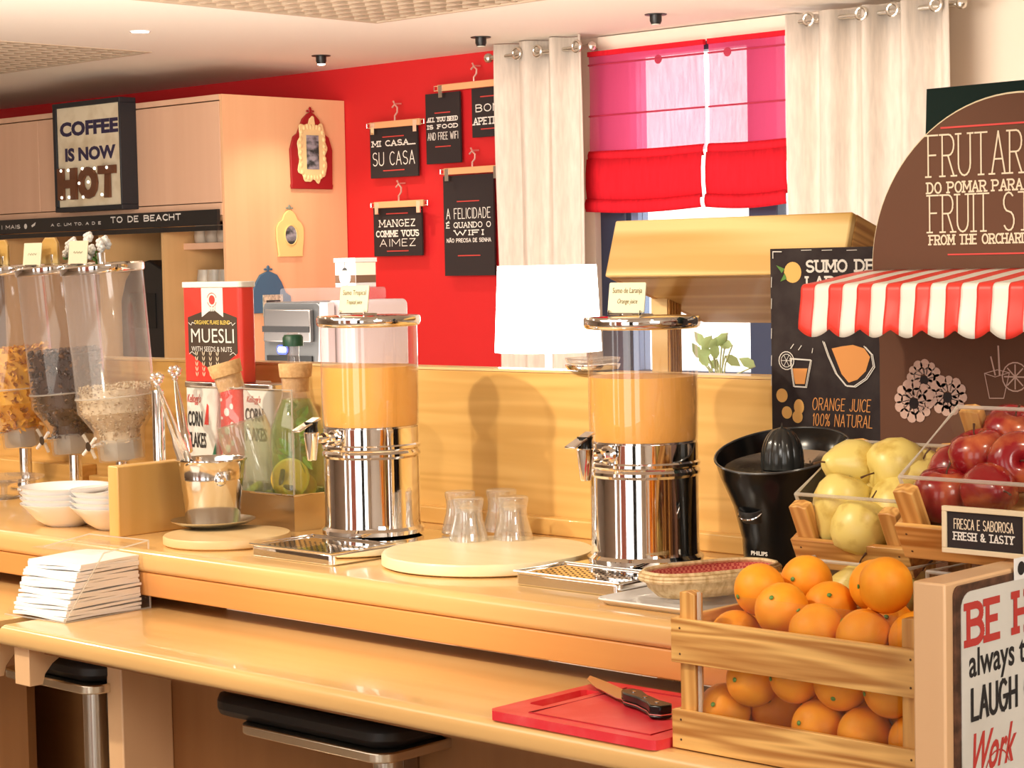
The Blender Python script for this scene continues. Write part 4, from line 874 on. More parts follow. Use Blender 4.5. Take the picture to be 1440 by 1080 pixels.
part('spout', MB().lathe([(.024, -.012), (.026, .010), (.0245, .012), (.0001, -.004)], 24, Matrix.Translation(sp) @ Matrix.Rotation(radians(28), 4, 'X') , sx=1.0, sy=.55), M_darkr, ju)
part('spout_lip', MB().tube([sp + Vector((.024*cos(a), -.014*sin(a)-.004, .004 - .012*sin(a))) for a in [i*pi/10 for i in range(11)]], .0016, 6), M_chrome, ju)
lt = font_text('PHILIPS', -.0175, .0175, 0, .0075, .03); part('lettering', lt, M_let, ju, (.002, -.0752, .046), (0, 0, radians(3)), smooth=0)

# --- orange juice poster behind the juicer
pt = atY(1083, 350, .16)
po = thing('poster', 'dark SUMO DE LARANJA poster with juice drawings behind the juicer', 'poster', (pt.x, .16, 1.0))
PH = pt.z - 1.0; PW = .40
part('board', bx((0, 0, 0), (PW, .008, PH)), mat('poster_dark', (.036, .026, .027), .7, spec=.15, noise=((.055, .043, .042), (25, 25, 25), 4, .4, .7)), po)
def pl(px, py): q = atY(px, py, .16); return q.x - pt.x, q.z - 1.0
def pxpoly(mb, L, f): poly(mb, [f(*q) for q in L])
def pr_(parent, mb, m, k=1, nm='print'): return part(nm, mb, m, parent, (0, -.0007*k, 0), smooth=0)
a = pl(1135, 382); b = pl(1228, 380); m = MB(); write(m, 'SUMO DE', a[0], b[0], a[1], .019, .0042, .0035); pr_(po, m, M_let, 1, 'lettering')
a = pl(1135, 403); m = MB(); write(m, 'LARANJA', a[0], b[0]+.002, a[1]-.002, .019, .0040, .003); pr_(po, m, M_let, 1, 'lettering')
oran = mat('orange_print', (.85, .36, .10), .7); oran2 = mat('light_orange_print', (.90, .50, .14), .7)
a = pl(1143, 576); b = pl(1224, 580); m = MB(); write(m, 'ORANGE JUICE', a[0], b[0], a[1], .0215, .0016, .0, .1); pr_(po, m, oran, 1, 'lettering'); m = MB(); a = pl(1143, 598); b = pl(1224, 600); write(m, '100% NATURAL', a[0], b[0]+.004, a[1], .0215, .0016, .0, .1); pr_(po, m, oran, 1, 'lettering')
def disc(mb, px, py, rpx, sx=1.): c = pl(px, py); s_ = .00128; poly(mb, circ(c[0], c[1], rpx*s_, 20, sx))
for k, dd in enumerate(((1115, 383, 15), (1100, 556, 10), (1107, 580, 9), (1124, 572, 11, .8), (1122, 586, 9))):
    m = MB(); disc(m, *dd); pr_(po, m, oran2, 1 + .12*k, 'orange_drawing')
m = MB(); pxpoly(m, [(1092, 373), (1104, 378), (1100, 384)], pl); pxpoly(m, [(1098, 396), (1104, 384), (1107, 392)], pl); pr_(po, m, M_green, 2)
m = MB(); ribbon(m, [pl(1088, 363), pl(1088, 354), pl(1100, 354)], .0018)
for px0 in (1128, 1157, 1192): ribbon(m, [pl(px0, 352), pl(px0+14, 351.5)], .0012)
for py0 in (390, 420, 462, 500, 528): ribbon(m, [pl(1086, py0), pl(1085.6, py0+14)], .0012)
ju_out = [(1158, 480), (1165, 500), (1176, 525), (1190, 542), (1202, 543), (1218, 532), (1229, 515), (1226, 498), (1216, 487)]
for off in (0, 2.2): ribbon(m, [pl(x+off, y+off*.5) for x, y in ju_out], .0018)
gls = [(1112, 504), (1117, 543), (1134, 544), (1141, 506), (1112, 504)]
ribbon(m, [pl(*q) for q in gls], .0018); ribbon(m, [pl(x+1.5, y+1) for x, y in gls], .0012)
cc_ = pl(1107, 507); ribbon(m, circ(cc_[0], cc_[1], .0165, 18), .0018, True); ribbon(m, circ(cc_[0], cc_[1], .012, 14), .0012, True)
for k in range(6): ribbon(m, [cc_, (cc_[0]+.012*cos(k*pi/3), cc_[1]+.012*sin(k*pi/3))], .001)
for q in ((1117, 484, 1113, 490), (1128, 486, 1124, 492), (1144, 490, 1143, 496)): ribbon(m, [pl(q[0], q[1]), pl(q[2], q[3])], .0015)
pr_(po, m, M_let, 3)
m = MB(); pxpoly(m, [(1170, 490), (1184, 487), (1200, 485), (1216, 490), (1224, 502), (1218, 522), (1206, 534), (1194, 538), (1184, 526)], pl); pr_(po, m, oran, 1.6, 'juice_drawing')
m = MB(); pxpoly(m, [(1114, 518), (1136, 518), (1132, 540), (1119, 540)], pl); pr_(po, m, oran, 1.6)

# --- fruit stall board: arch, awning, drawings
YA = .0
al = atY(1240, 520, YA); at_ = atY(1400, 133, YA); aL = atY(1227, 350, YA)
st = thing('fruit_stall_board', 'large brown arched FRUTARIA board with drawings under the awning', 'board', (aL.x, YA, 1.0))
R_ = .272; cxA = R_; czA = at_.z - 1.0 - R_
o_ = [(.012, .0), (2*R_-.012, 0), (2*R_-.012, czA-.13)] + [(cxA + R_*cos(radians(a)), czA + R_*sin(radians(a))) for a in range(-14, 195, 4)] + [(.012, czA-.13)]
part('board', MB().prism(o_, 0, .012), M_brown, st, smooth=30)
part('edge_band', MB().tube([(cxA + R_*cos(radians(a)), .005, czA + R_*sin(radians(a))) for a in range(-10, 191, 4)], .0035, 6), mat('pale_edge', (.80, .68, .46), .6), st)
def al_(px, py): q = atY(px, py, YA); return q.x - aL.x, q.z - 1.0
def line(parent, f, s, x0, y0, x1, h, t, m, serif=0, tail='', **kw):
    a = f(x0, y0); b = f(x1, y0); n_ = len(s); mb = MB()
    write(mb, s, a[0], b[0], a[1], h, t, serif, **kw); part('lettering', mb, m, parent, (0, -.0008, 0), smooth=0)
line(st, al_, 'FRUTARIA', 1306, 249, 1472, .067, .0027, M_letc, .005)
line(st, al_, 'DO POMAR PARA', 1305, 272, 1438, .0165, .0027, M_letc, .0025)
line(st, al_, 'FRUIT STORE', 1308, 327, 1516, .060, .0026, M_letc, .005)
line(st, al_, 'FROM THE ORCHARD', 1308, 344, 1445, .0145, .0026, M_letc, .0022)
m = MB(); a = al_(1324, 180); ribbon(m, [a, (a[0]+.23, a[1])], .003); a = al_(1334, 358); ribbon(m, [a, (a[0]+.23, a[1])], .0025); pr_(st, m, mat('thin_red_line', (.70, .06, .05), .6))
# drawings below the awning
pink = mat('pink_drawing', (.62, .42, .34), .8)
def crown(px, py, r, k):
    c = al_(px, py); mb = MB(); mk = MB(); s_ = .00127*r
    random.seed(k)
    for ring, n_, rr in ((1., 12, .27), (.55, 7, .24)):
        for i in range(n_):
            a = 2*pi*i/n_ + k; q = (c[0] + s_*ring*.78*cos(a), c[1] + s_*ring*.78*sin(a)*.9); r_ = s_*rr*random.uniform(.8, 1.1)
            poly(mk, circ(q[0], q[1], r_*1.12, 12)); poly(mb, [(q[0]+r_*cos(u*pi/6)*.95, q[1]+r_*sin(u*pi/6)*.95) for u in range(12)])
    dk = MB(); poly(dk, circ(c[0], c[1]-s_*.1, s_*.25, 10))
    for i in range(12): a = 2*pi*i/12+k; ribbon(dk, [(c[0]+s_*.25*cos(a), c[1]+s_*.25*sin(a)), (c[0]+s_*.55*cos(a+.2), c[1]+s_*.55*sin(a+.2))], .0012)
    return mb, dk
for k, (px, py, r) in enumerate(((1300, 532, 26), (1333, 556, 28), (1286, 564, 30))):
    mb, dk = crown(px, py, r, k+1); part('print', mb, pink, st, (0, -.0007 - .0005*k, 0), smooth=0); part('print', dk, M_dark, st, (0, -.0010 - .0005*k, 0), smooth=0)
m = MB(); gq = [(1385, 525), (1392, 560), (1412, 560), (1420, 524)]
ribbon(m, [al_(*q) for q in gq], .0014)
c_ = al_(1402, 525); ribbon(m, circ(c_[0], c_[1], .024, 16, 1), .0012, True) if False else None
ribbon(m, [al_(1385, 525), al_(1400, 530), al_(1420, 524), al_(1403, 520), al_(1385, 525)], .0012)
ribbon(m, [al_(1394, 502), al_(1400, 527)], .0025); ribbon(m, [al_(1404, 487), al_(1406, 527)], .003)
c_ = al_(1428, 530); ribbon(m, circ(c_[0], c_[1], .023, 18), .002, True)
for k in range(8): ribbon(m, [c_, (c_[0]+.019*cos(k*pi/4), c_[1]+.019*sin(k*pi/4))], .0022)
pr_(st, m, pink)
part('side_support', bx((.02, .012, 0), (.05, .10, .30), (2*R_-.05, .012, 0), (2*R_-.02, .10, .30)), M_brown, st)
# awning
aw = thing('awning', 'red and white striped awning with scalloped edge on the brown board', 'awning', (aL.x - .008, YA, 1.0))
zb_ = atY(1230, 380, YA).z - 1.0; zf_ = atY(1128, 400, -.195).z - 1.0; zv_ = atY(1116, 470, -.2).z - 1.0
AW = .56; ns = 8*2; per = .0268; nst = int(AW/per)+1; sub = 6
for k in range(nst):
    m = MB(); x0_ = k*per; x1_ = min(AW, x0_+per); cols_ = []
    for i in range(sub+1):
        x = x0_ + (x1_-x0_)*i/sub; ph = (x / .0578) % 1; sc_ = .013*(1-abs(sin(pi*ph)))
        col = [(x, -.001, zb_)]
        for j in range(1, 5): col.append((x, -.185*j/5, zb_ + (zf_-zb_)*j/5 + .001*sin(j)))
        for j in range(5): a = radians(j*22.5); col.append((x, -.185 - .010*sin(a), zf_ - .010*(1-cos(a))))
        zz0 = zf_-.010; zz1 = zv_ - .004 + sc_
        for j in range(1, 7): col.append((x, -.195 - .008*sin(pi*j/6*.5)**2 - .0025*sin(2*pi*x/.07)*j/6, zz0 + (zz1-zz0)*j/6))
        cols_.append(col)
    n_ = len(cols_[0]); m.add([p for c in cols_ for p in c], [(i*n_+j, (i+1)*n_+j, (i+1)*n_+j+1, i*n_+j+1) for i in range(sub) for j in range(n_-1)])
    part('stripe', m, M_redcl if k % 2 == 0 else M_whcl, aw, solid=.0012, smooth=50)
m = MB(); m.add([(0, -.001, zb_), (0, -.19, zf_), (0, -.2, zf_-.01), (0, -.2, zf_-.05), (0, -.001, zf_-.05)], [(0, 1, 2, 3, 4)]); 
part('wall_batten', bx((0, -.012, zb_-.012), (AW-.02, -.002, zb_-.002)), M_pale, aw)
# dark board behind the arch
gbq = atY(1296, 165, .20); gt = atY(1300, 125, .20)
tag(part('menu_board', MB().prism([(gbq.x-.012, 1.339), (gbq.x+.62, 1.339), (gbq.x+.62, gt.z+.006), (gt.x, gt.z)], .207, .222), mat('blackish_green', (.008, .020, .016), .7, spec=.15)), 'dark green board standing behind the brown arched board', 'board')

# --- white tray and basket
tp = atZ(832, 840, 1.012)
wt = tag(part('serving_tray', MB().loft([[(x, y, z) for x, y in q] for q, z in ((rrect(.012, .012, .29, .178, .02), 0), (rrect(0, 0, .30, .19, .024), .010), (rrect(.002, .002, .298, .188, .022), .012), (rrect(.014, .014, .288, .176, .02), .003))]), M_white, None, (tp.x, tp.y, 1.0), (0, 0, 0), smooth=50), 'white rectangular tray under the bread basket', 'tray')
bq = atZ(985, 838, 1.02)
bs = thing('bread_basket', 'long pale wicker basket lined with red checked cloth', 'basket', (tp.x+.128, tp.y+.152, 1.0135), (0, 0, radians(72))); bs.scale = (.84, .88, .95)
wick = mat('pale_wicker', (.78, .60, .34), .6, noise=((.55, .36, .16), (90, 90, 30), 3, .4, .65), bump=.5)
NB = 48
def oval(a_, b_, z, p_=2.6): return [(a_*abs(cos(t_))**(2/p_)*(1 if cos(t_) >= 0 else -1), b_*abs(sin(t_))**(2/p_)*(1 if sin(t_) >= 0 else -1), z) for t_ in [2*pi*i/NB for i in range(NB)]]
part('shell', MB().loft([oval(.115, .05, 0), oval(.135, .062, .016), oval(.148, .073, .040), oval(.150, .075, .042), oval(.144, .069, .042), oval(.13, .058, .012), oval(.11, .046, .006)]), wick, bs, smooth=60)
for k in range(3): part('wicker_rim', MB().tube(oval(.149-.003*k*(k > 1), .074-.003*k*(k > 1), 0.032+.0052*k), .0042, 6, closed=True), wick, bs)
clothr = mat('red_check_cloth', (.62, .12, .09), .8)
nt = clothr.node_tree; tc = nt.nodes.new('ShaderNodeTexCoord'); ck = nt.nodes.new('ShaderNodeTexChecker'); ck.inputs['Scale'].default_value = 190; ck.inputs[1].default_value = (.66, .20, .13, 1); ck.inputs[2].default_value = (.45, .05, .05, 1)
nt.links.new(tc.outputs['Object'], ck.inputs[0]); nt.links.new(ck.outputs[0], nt.nodes['Principled BSDF'].inputs['Base Color'])
part('cloth_lining', MB().loft([oval(.143, .068, .0415), oval(.136, .063, .026), oval(.12, .052, .012), oval(.06, .02, .010), oval(.002, .001, .010)], caps=False), clothr, bs, smooth=60)

# --- golden tilted box on a post behind the counter
hx = atY(868, 308, .5); hr = atY(1190, 303, .5); hbz = atY(855, 389, .46)
hp = thing('tilted_wooden_box', 'golden pine box tilted on a square post behind the backsplash', 'box', (hx.x-.005, .46, hbz.z), (-radians(18), 0, 0))
HW = hr.x - hx.x + .02; HD = .36; HH = (atY(1000, 305, .5).z - hbz.z)/cos(radians(18))*1.0
m = MB(); m.prism([(0, 0), (HD, 0), (HD, HH), (0, HH)], 0, .02, 'X')
part('front_board', bx((0, 0, 0), (HW, .018, HH)), M_hop, hp, bevel=.004)
part('side_board', bx((0, .018, 0.0), (.018, HD, HH)), M_crateY, hp, bevel=.002); part('side_board', bx((HW-.018, .018, 0), (HW, HD, HH)), M_crateY, hp, bevel=.002)
part('bottom_board', bx((.018, .018, 0), (HW-.018, HD, .014)), M_hop, hp)
part('back_board', bx((.018, HD-.018, .014), (HW-.018, HD, HH)), M_hop, hp)
q = atY(916, 440, .62)
ps = thing('square_post', 'square pine post standing under the golden tilted box', 'post', (q.x, .62, 0))
part('shaft', bx((0, 0, 0), (.045, .05, q.z+.035)), M_pale, ps); part('ribbed_side', bx(*[v for k in range(5) for v in ((.045, .004+k*.009, 0), (.049, .009+k*.009, q.z+.03))]), M_crateZ, ps)

# --- little dishes on the backsplash cap
dq = atZ(826, 522, 1.338)
for k in range(2): tag(part('glass_dish', MB().lathe([(.03, 0), (.052, .003), (.056, .010), (.056, .013), (.05, .009), (.0001, .005)], 36), M_tumbler if k else M_chrome, None, (dq.x-.0, .225, 1.3385 + .0135*k), smooth=50), ['lower shallow dish on the backsplash behind the dispenser', 'upper shallow glass dish on the backsplash behind the dispenser'][k], 'dish')

# --- plant by the window
random.seed(9)
pq = atY(1010, 520, 1.6)
plnt = thing('potted_plant', 'leafy trailing plant in a white pot in front of the window', 'plant', (pq.x, 1.6, 0))
part('stand', MB().lathe([(.14, 0), (.14, .02), (.03, .04), (.03, .9), (.12, .92), (.12, .94)], 24), M_white, plnt)
part('pot', MB().lathe([(.07, .94), (.10, 1.12), (.105, 1.13), (.095, 1.13), (.0001, 1.10)], 28), M_white, plnt)
leafm = MB(); leafm.add([(0, 0, 0), (.012, .003, .012), (.014, .004, .03), (0, .0, .052), (-.014, .004, .03), (-.012, .003, .012), (0, -.003, .025)], [(0, 1, 6), (1, 2, 6), (2, 3, 6), (3, 4, 6), (4, 5, 6), (5, 0, 6)])
lme = leafm.mesh('leaf', cloth('leaf_translucent', (.55, .70, .35), 0, .5), 60)
for (px, py) in ((990, 487), (1000, 472), (1016, 475), (1023, 468), (1008, 505), (1012, 515), (1020, 500), (996, 515), (1062, 515), (985, 505), (1030, 485), (1002, 495)):
    q = atY(px, py, 1.6); base = Vector((pq.x, 1.6, 1.12)); tgt = Vector(q)
    mid = (base + tgt)/2 + Vector((0, 0, .05))
    loc = lambda v: (v.x-pq.x, v.y-1.6, v.z)
    part('stem', MB().tube([loc(base), loc(mid), loc(tgt)], .0025, 5), mat('plant_stem', (.40, .42, .22), .6), plnt)
    o = bpy.data.objects.new('leaf', lme); C.objects.link(o); o.parent = plnt; o.location = loc(tgt); o.rotation_euler = (random.uniform(-.5, .5), random.uniform(-2.6, 2.6), random.uniform(0, 1.2))

# --- table lamp
LY = 2.5
l0 = atY(703, 377, LY); l1 = atY(838, 369, LY); l2 = atY(698, 497, LY); l3 = atY(848, 491, LY)
cxl = (l2.x+l3.x)/2*.5 + (l0.x+l1.x)*.25
# use the on-screen half width measured along the view-perpendicular
sL = F / ((Vector((cxl, LY, 1.4)) - EYE).dot(Vector((fw[0], fw[1], fw[2]))))
lm = thing('table_lamp', 'glowing white drum lamp in front of the curtain', 'lamp', (cxl, LY, 0))
zt = (l0.z+l1.z)/2; zb2 = (l2.z+l3.z)/2
part('lamp_shade', MB().lathe([(75/sL, zb2), (69/sL, zt)], 48, cap0=False, cap1=False), mat('lit_shade', (.9, .86, .78), .8, emit=(1, .92, .80), estr=6.0), lm, solid=.003)
part('pole', MB().lathe([(.16, 0), (.16, .02), (.012, .03), (.012, zt-.05)], 24), M_white, lm)
part('bulb', MB().ball((0, 0, (zt+zb2)/2), .035, 12, 8), mat('bulb_glow', (1, 1, 1), .5, emit=(1, .85, .6), estr=8), lm)

# --- curtains, rods, blinds
def curtain(name, lab, x0, x1, zt, zb, folds, y=4.86, grom=None):
    t = thing(name, lab, 'curtain', (x0, y, 0)); w = x1-x0; n = 90; m = MB(); vs = []; rows = 9
    for j in range(rows):
        z = zt + (zb-zt)*j/(rows-1)
        for i in range(n+1):
            u = i/n; ph = u*folds*2*pi; vs.append((u*w, -.045*cos(ph)*(1+.15*sin(j+u*3)) + .008*sin(ph*2.3+j*.3), z))
    m.add(vs, [(j*(n+1)+i, j*(n+1)+i+1, (j+1)*(n+1)+i+1, (j+1)*(n+1)+i) for j in range(rows-1) for i in range(n)])
    part('cloth', m, cloth('curtain_cloth', (.92, .82, .72), 0, .25), t, solid=.002, smooth=60)
    for gx, gz in grom: part('grommet', MB().tube([(gx-x0 + .026*cos(a), -.055, gz + .026*sin(a)) for a in [i*pi/8 for i in range(16)]], .008, 8, closed=True), M_steel, t)
    return t
zR = 2.625
curtain('curtain', 'cream grommet curtain hanging left of the red blind', -4.93, -4.33, 2.685, .3, 3, 4.80, [(atY(728, 82, 4.75).x, zR), (atY(757, 78, 4.75).x, zR), (atY(812, 73, 4.75).x, zR)])
curtain('curtain', 'cream grommet curtain hanging right of the red blind', -3.095, -2.25, 2.66, .3, 4, 4.80, [(atY(1138, 37, 4.75).x, zR), (atY(1212, 28, 4.75).x, zR), (atY(1256, 22, 4.75).x, zR), (atY(1317, 16, 4.75).x, zR)])
for a_, b_, lb in ((-5.0, -4.31, 'short steel curtain rod above the left curtain'), (-3.08, -2.22, 'short steel curtain rod above the right curtain')):
    t = thing('curtain_rod', lb, 'rod', (a_, 4.80, zR)); part('tube', MB().tube([(0, 0, 0), (b_-a_, 0, 0)], .012, 12), M_steel, t)
    part('finial', MB().ball((-.01, 0, 0), .025, 12, 8), M_steel, t); part('finial', MB().ball((b_-a_+.01, 0, 0), .025, 12, 8), M_steel, t)
    part('wall_bracket', MB().tube([(.03, 0, 0), (.03, .19, 0)], .007, 8), M_steel, t)
sheer = cloth('sheer_red', (.88, .10, .24), .27, .50); foldr = cloth('folded_red', (.86, .03, .05), 0, .35)
for (x0, x1, lb) in ((-4.42, -3.685, 'wide left red roman blind with folded hem'), (-3.66, -3.185, 'narrow right red roman blind with folded hem')):
    t = thing('roman_blind', lb, 'blind', (x0, 4.915, 0)); w = x1-x0
    n = 12; vs = []
    for j in range(11):
        z = 2.595 - (2.595-2.09)*j/10
        for i in range(n+1): vs.append((w*i/n, .004*sin(i*.9+j*.5), z - .012*sin(pi*i/n)*(j/10)))
    m = MB(); m.add(vs, [(j*(n+1)+i, j*(n+1)+i+1, (j+1)*(n+1)+i+1, (j+1)*(n+1)+i) for j in range(10) for i in range(n)])
    part('sheer_cloth', m, sheer, t, smooth=60)
    part('head_rail', bx((0, -.012, 2.588), (w, .012, 2.612)), foldr, t)
    for z in (2.545, 2.29): part('batten', MB().tube([(0, -.005, z), (w, -.005, z)], .005, 6), mat('batten_red', (.40, .02, .06), .6), t)
    for k, (za, zb3, dy) in enumerate(((2.115, 2.06, -.012), (2.075, 1.86, -.03), (1.875, 1.812, -.04))):
        vs = []
        for j in range(4):
            for i in range(n+1): vs.append((w*i/n, dy - .010*sin(pi*j/3), za + (zb3-za)*j/3 - .014*sin(pi*i/n)*(k+1)/3))
        m = MB(); m.add(vs, [(j*(n+1)+i, j*(n+1)+i+1, (j+1)*(n+1)+i+1, (j+1)*(n+1)+i) for j in range(3) for i in range(n)])
        part('fold', m, foldr, t, solid=.003, smooth=60)
    part('tape_dot', MB().lathe([(.022, 0), (.022, .003)], 16, Matrix.Rotation(pi/2, 4, 'X')), mat('batten_red'), t, (w*.62 if w > .6 else w*.25, -.006, 2.54))

# --- hangers and chalk signs on the red wall
chalkboards = [
 ('mi', (521, 182), (589, 247), 'chalk sign MI CASA SU CASA on the red wall', [('MI CASA...', .64, .10, .011, .008), ('SU CASA', .25, .26, .009, 0)], (513, 592, 176), 553, 140),
 ('al', (599, 133), (649, 228), 'tall chalk sign ALL YOU NEED IS FOOD AND FREE WIFI', [('ALL YOU NEED', .60, .055, .009, .006), ('IS FOOD', .50, .05, .009, .006), ('AND FREE WIFI', .34, .10, .006, 0)], (611, 695, 122), 653, 88),
 ('bo', (664, 125), (712, 190), 'chalk sign BOM APETITE half hidden by the curtain', [('BOM', .52, .14, .009, 0), ('APETITE', .26, .13, .011, .008)], None, 0, 0),
 ('ma', (526, 292), (595, 359), 'chalk sign MANGEZ COMME VOUS AIMEZ on the red wall', [('MANGEZ', .60, .13, .009, .006), ('COMME VOUS', .40, .11, .012, .007), ('AIMEZ', .20, .14, .007, 0)], (519, 597, 289), 558, 253),
 ('fe', (624, 248), (697, 387), 'tall chalk sign A FELICIDADE on the red wall by the curtain', [('A FELICIDADE', .57, .10, .007, 0), ('É QUANDO O', .48, .05, .008, .005), ('WIFI', .405, .045, .010, .006), ('NÃO PRECISA DE SENHA', .335, .035, .006, 0)], (617, 697, 242), 657, 207)]
YS = 4.965
for key, a_, b_, lab, lines, bar, hkx, hky in chalkboards:
    A_ = atY(a_[0], a_[1], YS); B_ = atY(b_[0], b_[1], YS); w = B_.x - A_.x; h = A_.z - B_.z
    t = thing('chalk_sign', lab, 'sign', (A_.x, YS, B_.z))
    part('board', bx((0, -.006, 0), (w, .006, h)), M_dark, t)
    for (s, zf, hf, th, sr) in lines:
        mb = MB(); kx_ = 1. if len(s) < 9 else 1
        mar = .10 if len(s) > 6 else .22
        if key == 'fe' and len(s) < 5: mar = .36
        write(mb, s, w*mar*.6, w*(1-mar*.6), h*zf, h*hf, th*.6, sr); part('lettering', mb, M_let, t, (0, -.0075, 0), smooth=0)
    mb = MB(); z1_, z2_ = {'mi': (.82, .14), 'al': (.72, .24), 'bo': (.82, .16), 'ma': (.86, .10), 'fe': (.74, .20)}[key]
    for zf in (z1_, z2_): ribbon(mb, [(w*.28, h*zf), (w*.72, h*zf)], .006)
    part('print', mb, M_redp, t, (0, -.0075, 0), smooth=0)
M_hang = mat('hanger_wood', (.80, .42, .20), .4)
for bar, hkx, hky, lab in (((516, 592, 176), 553, 142, 'wooden clip hanger holding the MI CASA sign'), ((611, 720, 121), 653, 90, 'wooden clip hanger holding two signs near the ceiling'), ((522, 597, 289), 558, 254, 'wooden clip hanger holding the MANGEZ sign'), ((620, 706, 241), 657, 208, 'wooden clip hanger holding the tall FELICIDADE sign')):
    a_ = atY(bar[0]+4, bar[2], 4.93); b_ = atY(bar[1]-2, bar[2]-(6 if 'two' in lab else 3), 4.93); w = b_.x-a_.x; zc = atY((bar[0]+bar[1])/2, bar[2]-2, 4.93).z
    t = thing('clip_hanger', lab, 'hanger', (a_.x, 4.935, zc))
    part('bar', bx((0, -.008, -.018), (w, .008, .018)), M_hang, t, bevel=.003)
    hk = atY(hkx, hky, 4.93); hh_ = hk.z - zc; hx_ = w/2
    m = MB().tube([(hx_, 0, .015), (hx_, 0, hh_*.35), (hx_+.02, 0, hh_*.5), (hx_+.022, 0, hh_*.7), (hx_, 0, hh_*.85), (hx_-.02, 0, hh_*.72)], .005, 8)
    part('hook', m, mat('pink_metal', (.85, .55, .48), .3, .6), t)
    part('wall_hook', MB().tube([(hx_, .05, hh_*.9), (hx_, .0, hh_*.88), (hx_, -.01, hh_)], .005, 6), mat('pink_metal'), t)
    for cx_ in (.03, w-.03):
        part('clip', bx((cx_-.014, -.016, -.052), (cx_+.014, -.0085, .012)), M_chrome, t)
    for sx_, s_ in ((0, -1), (w, 1)): part('end_loop', MB().tube([(sx_, 0, .012), (sx_+.03*s_, 0, .012), (sx_+.03*s_, 0, -.012), (sx_, 0, -.012)], .003, 6), M_chrome, t)

# --- tall cabinet
XC, YC = -6.35, 4.11
cbn = thing('cabinet', 'tall light wood cabinet unit with open shelves at the far left', 'cabinet', (XC, YC, 0))
ZC = 2.505
part('side_panel', bx((-.02, 0, 0), (0, .885, ZC)), M_cab, cbn); part('top_panel', bx((-3.6, 0.02, ZC-.03), (-.02, .885, ZC)), M_cab, cbn)
part('back_panel', bx((-3.6, .86, 0), (-.02, .885, ZC-.03)), mat('cabinet_back', (.36, .20, .09), .6), cbn)
M_door = wood('door_veneer', (.72, .43, .28), (.78, .49, .33), 'Z', .45, 0, .5, .15)
xs_ = [atY(188, 200, YC).x - XC, atY(72, 200, YC).x - XC, -2.95]
part('cornice', bx((-3.6, -.004, ZC-.03), (-.02, .018, ZC)), M_door, cbn)
for i, (a_, b_) in enumerate(((xs_[0]+.004, -.024), (xs_[1]+.2, xs_[0]-.004), (-1.75, xs_[1]+.192), (-2.75, -1.754), (-3.6, -2.754))):
    part('door', bx((a_, -.002, 1.925), (b_, .018, ZC-.036)), M_door, cbn, bevel=.002)
part('lower_rail', bx((-3.6, -.004, 1.855), (-.02, .018, 1.92)), M_door, cbn)
part('niche_ceiling', bx((-3.6, .02, 1.83), (-.02, .86, 1.855)), M_cab, cbn)
banner = thing('chalk_banner', 'long black banner with white script above the open shelves', 'banner', (XC-3.55, YC-.03, 1.802))
part('board', bx((0, 0, .0), (3.52, .02, .084)), M_darkr, banner); part('ledge', bx((0, .0, -.03), (3.52, .05, -.004)), M_darkr, banner)
mb = MB(); random.seed(4)
write(mb, 'TO DE BEACHT', 2.55, 3.2, .038, .03, .007)
write(mb, 'A C. UM TO. A D E', 1.95, 2.45, .033, .014, .004); write(mb, 'I MAIS', 1.42, 1.62, .03, .02, .005)
part('lettering', mb, M_let, banner, (0, -.001, 0), smooth=0)
mb = MB(); poly(mb, circ(1.68, .04, .016, 12)); poly(mb, [(1.74, .043), (1.79, .063), (1.78, .043), (1.75, .033)]); part('print', mb, M_let, banner, (0, -.001, 0), smooth=0)
xp = [-.60, -1.20, -2.2]
for x in xp: part('partition', bx((x, .02, 0), (x+.022, .86, 1.83)), wood('shelf_wood', (.62, .36, .15), (.70, .43, .19), 'Z', .45, 0, .6, .1), cbn)
for z in (1.675, 1.425, 1.19, .9): part('shelf', bx((-.578, .16, z), (-.02, .86, z+.035)), M_door, cbn)
part('shelf', bx((-2.18, .3, 1.58), (-1.2, .86, 1.6)), M_cab, cbn); part('shelf', bx((-3.6, .02, 1.0), (-.6, .86, 1.03)), M_cab, cbn)
part('back_shade', bx((-1.178, .5, 1.031), (-.602, .52, 1.82)), mat('dark_niche', (.03, .018, .010), .8), cbn)  # near-black sheet standing in for the shade deep in the niche
# dark machine in the niche
dm = thing('coffee_brewer', 'black rounded coffee brewer standing in the dark niche', 'machine', (XC-.89, YC+.10, 1.031))
m = MB().prism([(-.22, 0), (.24, 0), (.24, .42), (.18, .54), (.06, .59), (-.08, .57), (-.17, .48), (-.22, .36)], 0, .30)
part('housing', m, M_darkr, dm, bevel=.01); part('front_panel', bx((-.12, -.006, .2), (.12, 0, .4)), M_black, dm)
# mugs on shelves
M_mug = mat('stone_mug', (.42, .38, .32), .4, noise=((.70, .62, .50), (9, 9, 5), 3, .4, .6))
def mugrow(y, z, xs, grp, words):
    proto = None
    for x, wd in zip(xs, words):
        if proto is None:
            proto = thing('mug', '', 'mug', (0, 0, 0)); part('cup', MB().lathe([(.03, 0), (.042, .006), (.045, .05), (.038, .10), (.034, .10), (.04, .05), (.001, .01)], 20), M_mug, proto, smooth=60)
            part('handle', MB().tube([(.042, 0, .08), (.062, 0, .07), (.062, 0, .035), (.042, 0, .025)], .005, 6), M_mug, proto); o = proto
        else: o = copy_tree(proto)
        o.location = (x, y, z); o.rotation_euler = (0, 0, random.uniform(0, 3)); tag(o, wd, 'mug', grp)
mugrow(YC+.25, 1.710, [atY(q_, 330, YC+.25).x for q_ in (268, 284, 299, 316)], 'mugs on the top shelf', ['leftmost grey mug on the top cabinet shelf', 'second grey mug on the top cabinet shelf', 'third grey mug on the top cabinet shelf', 'rightmost grey mug on the top cabinet shelf'])
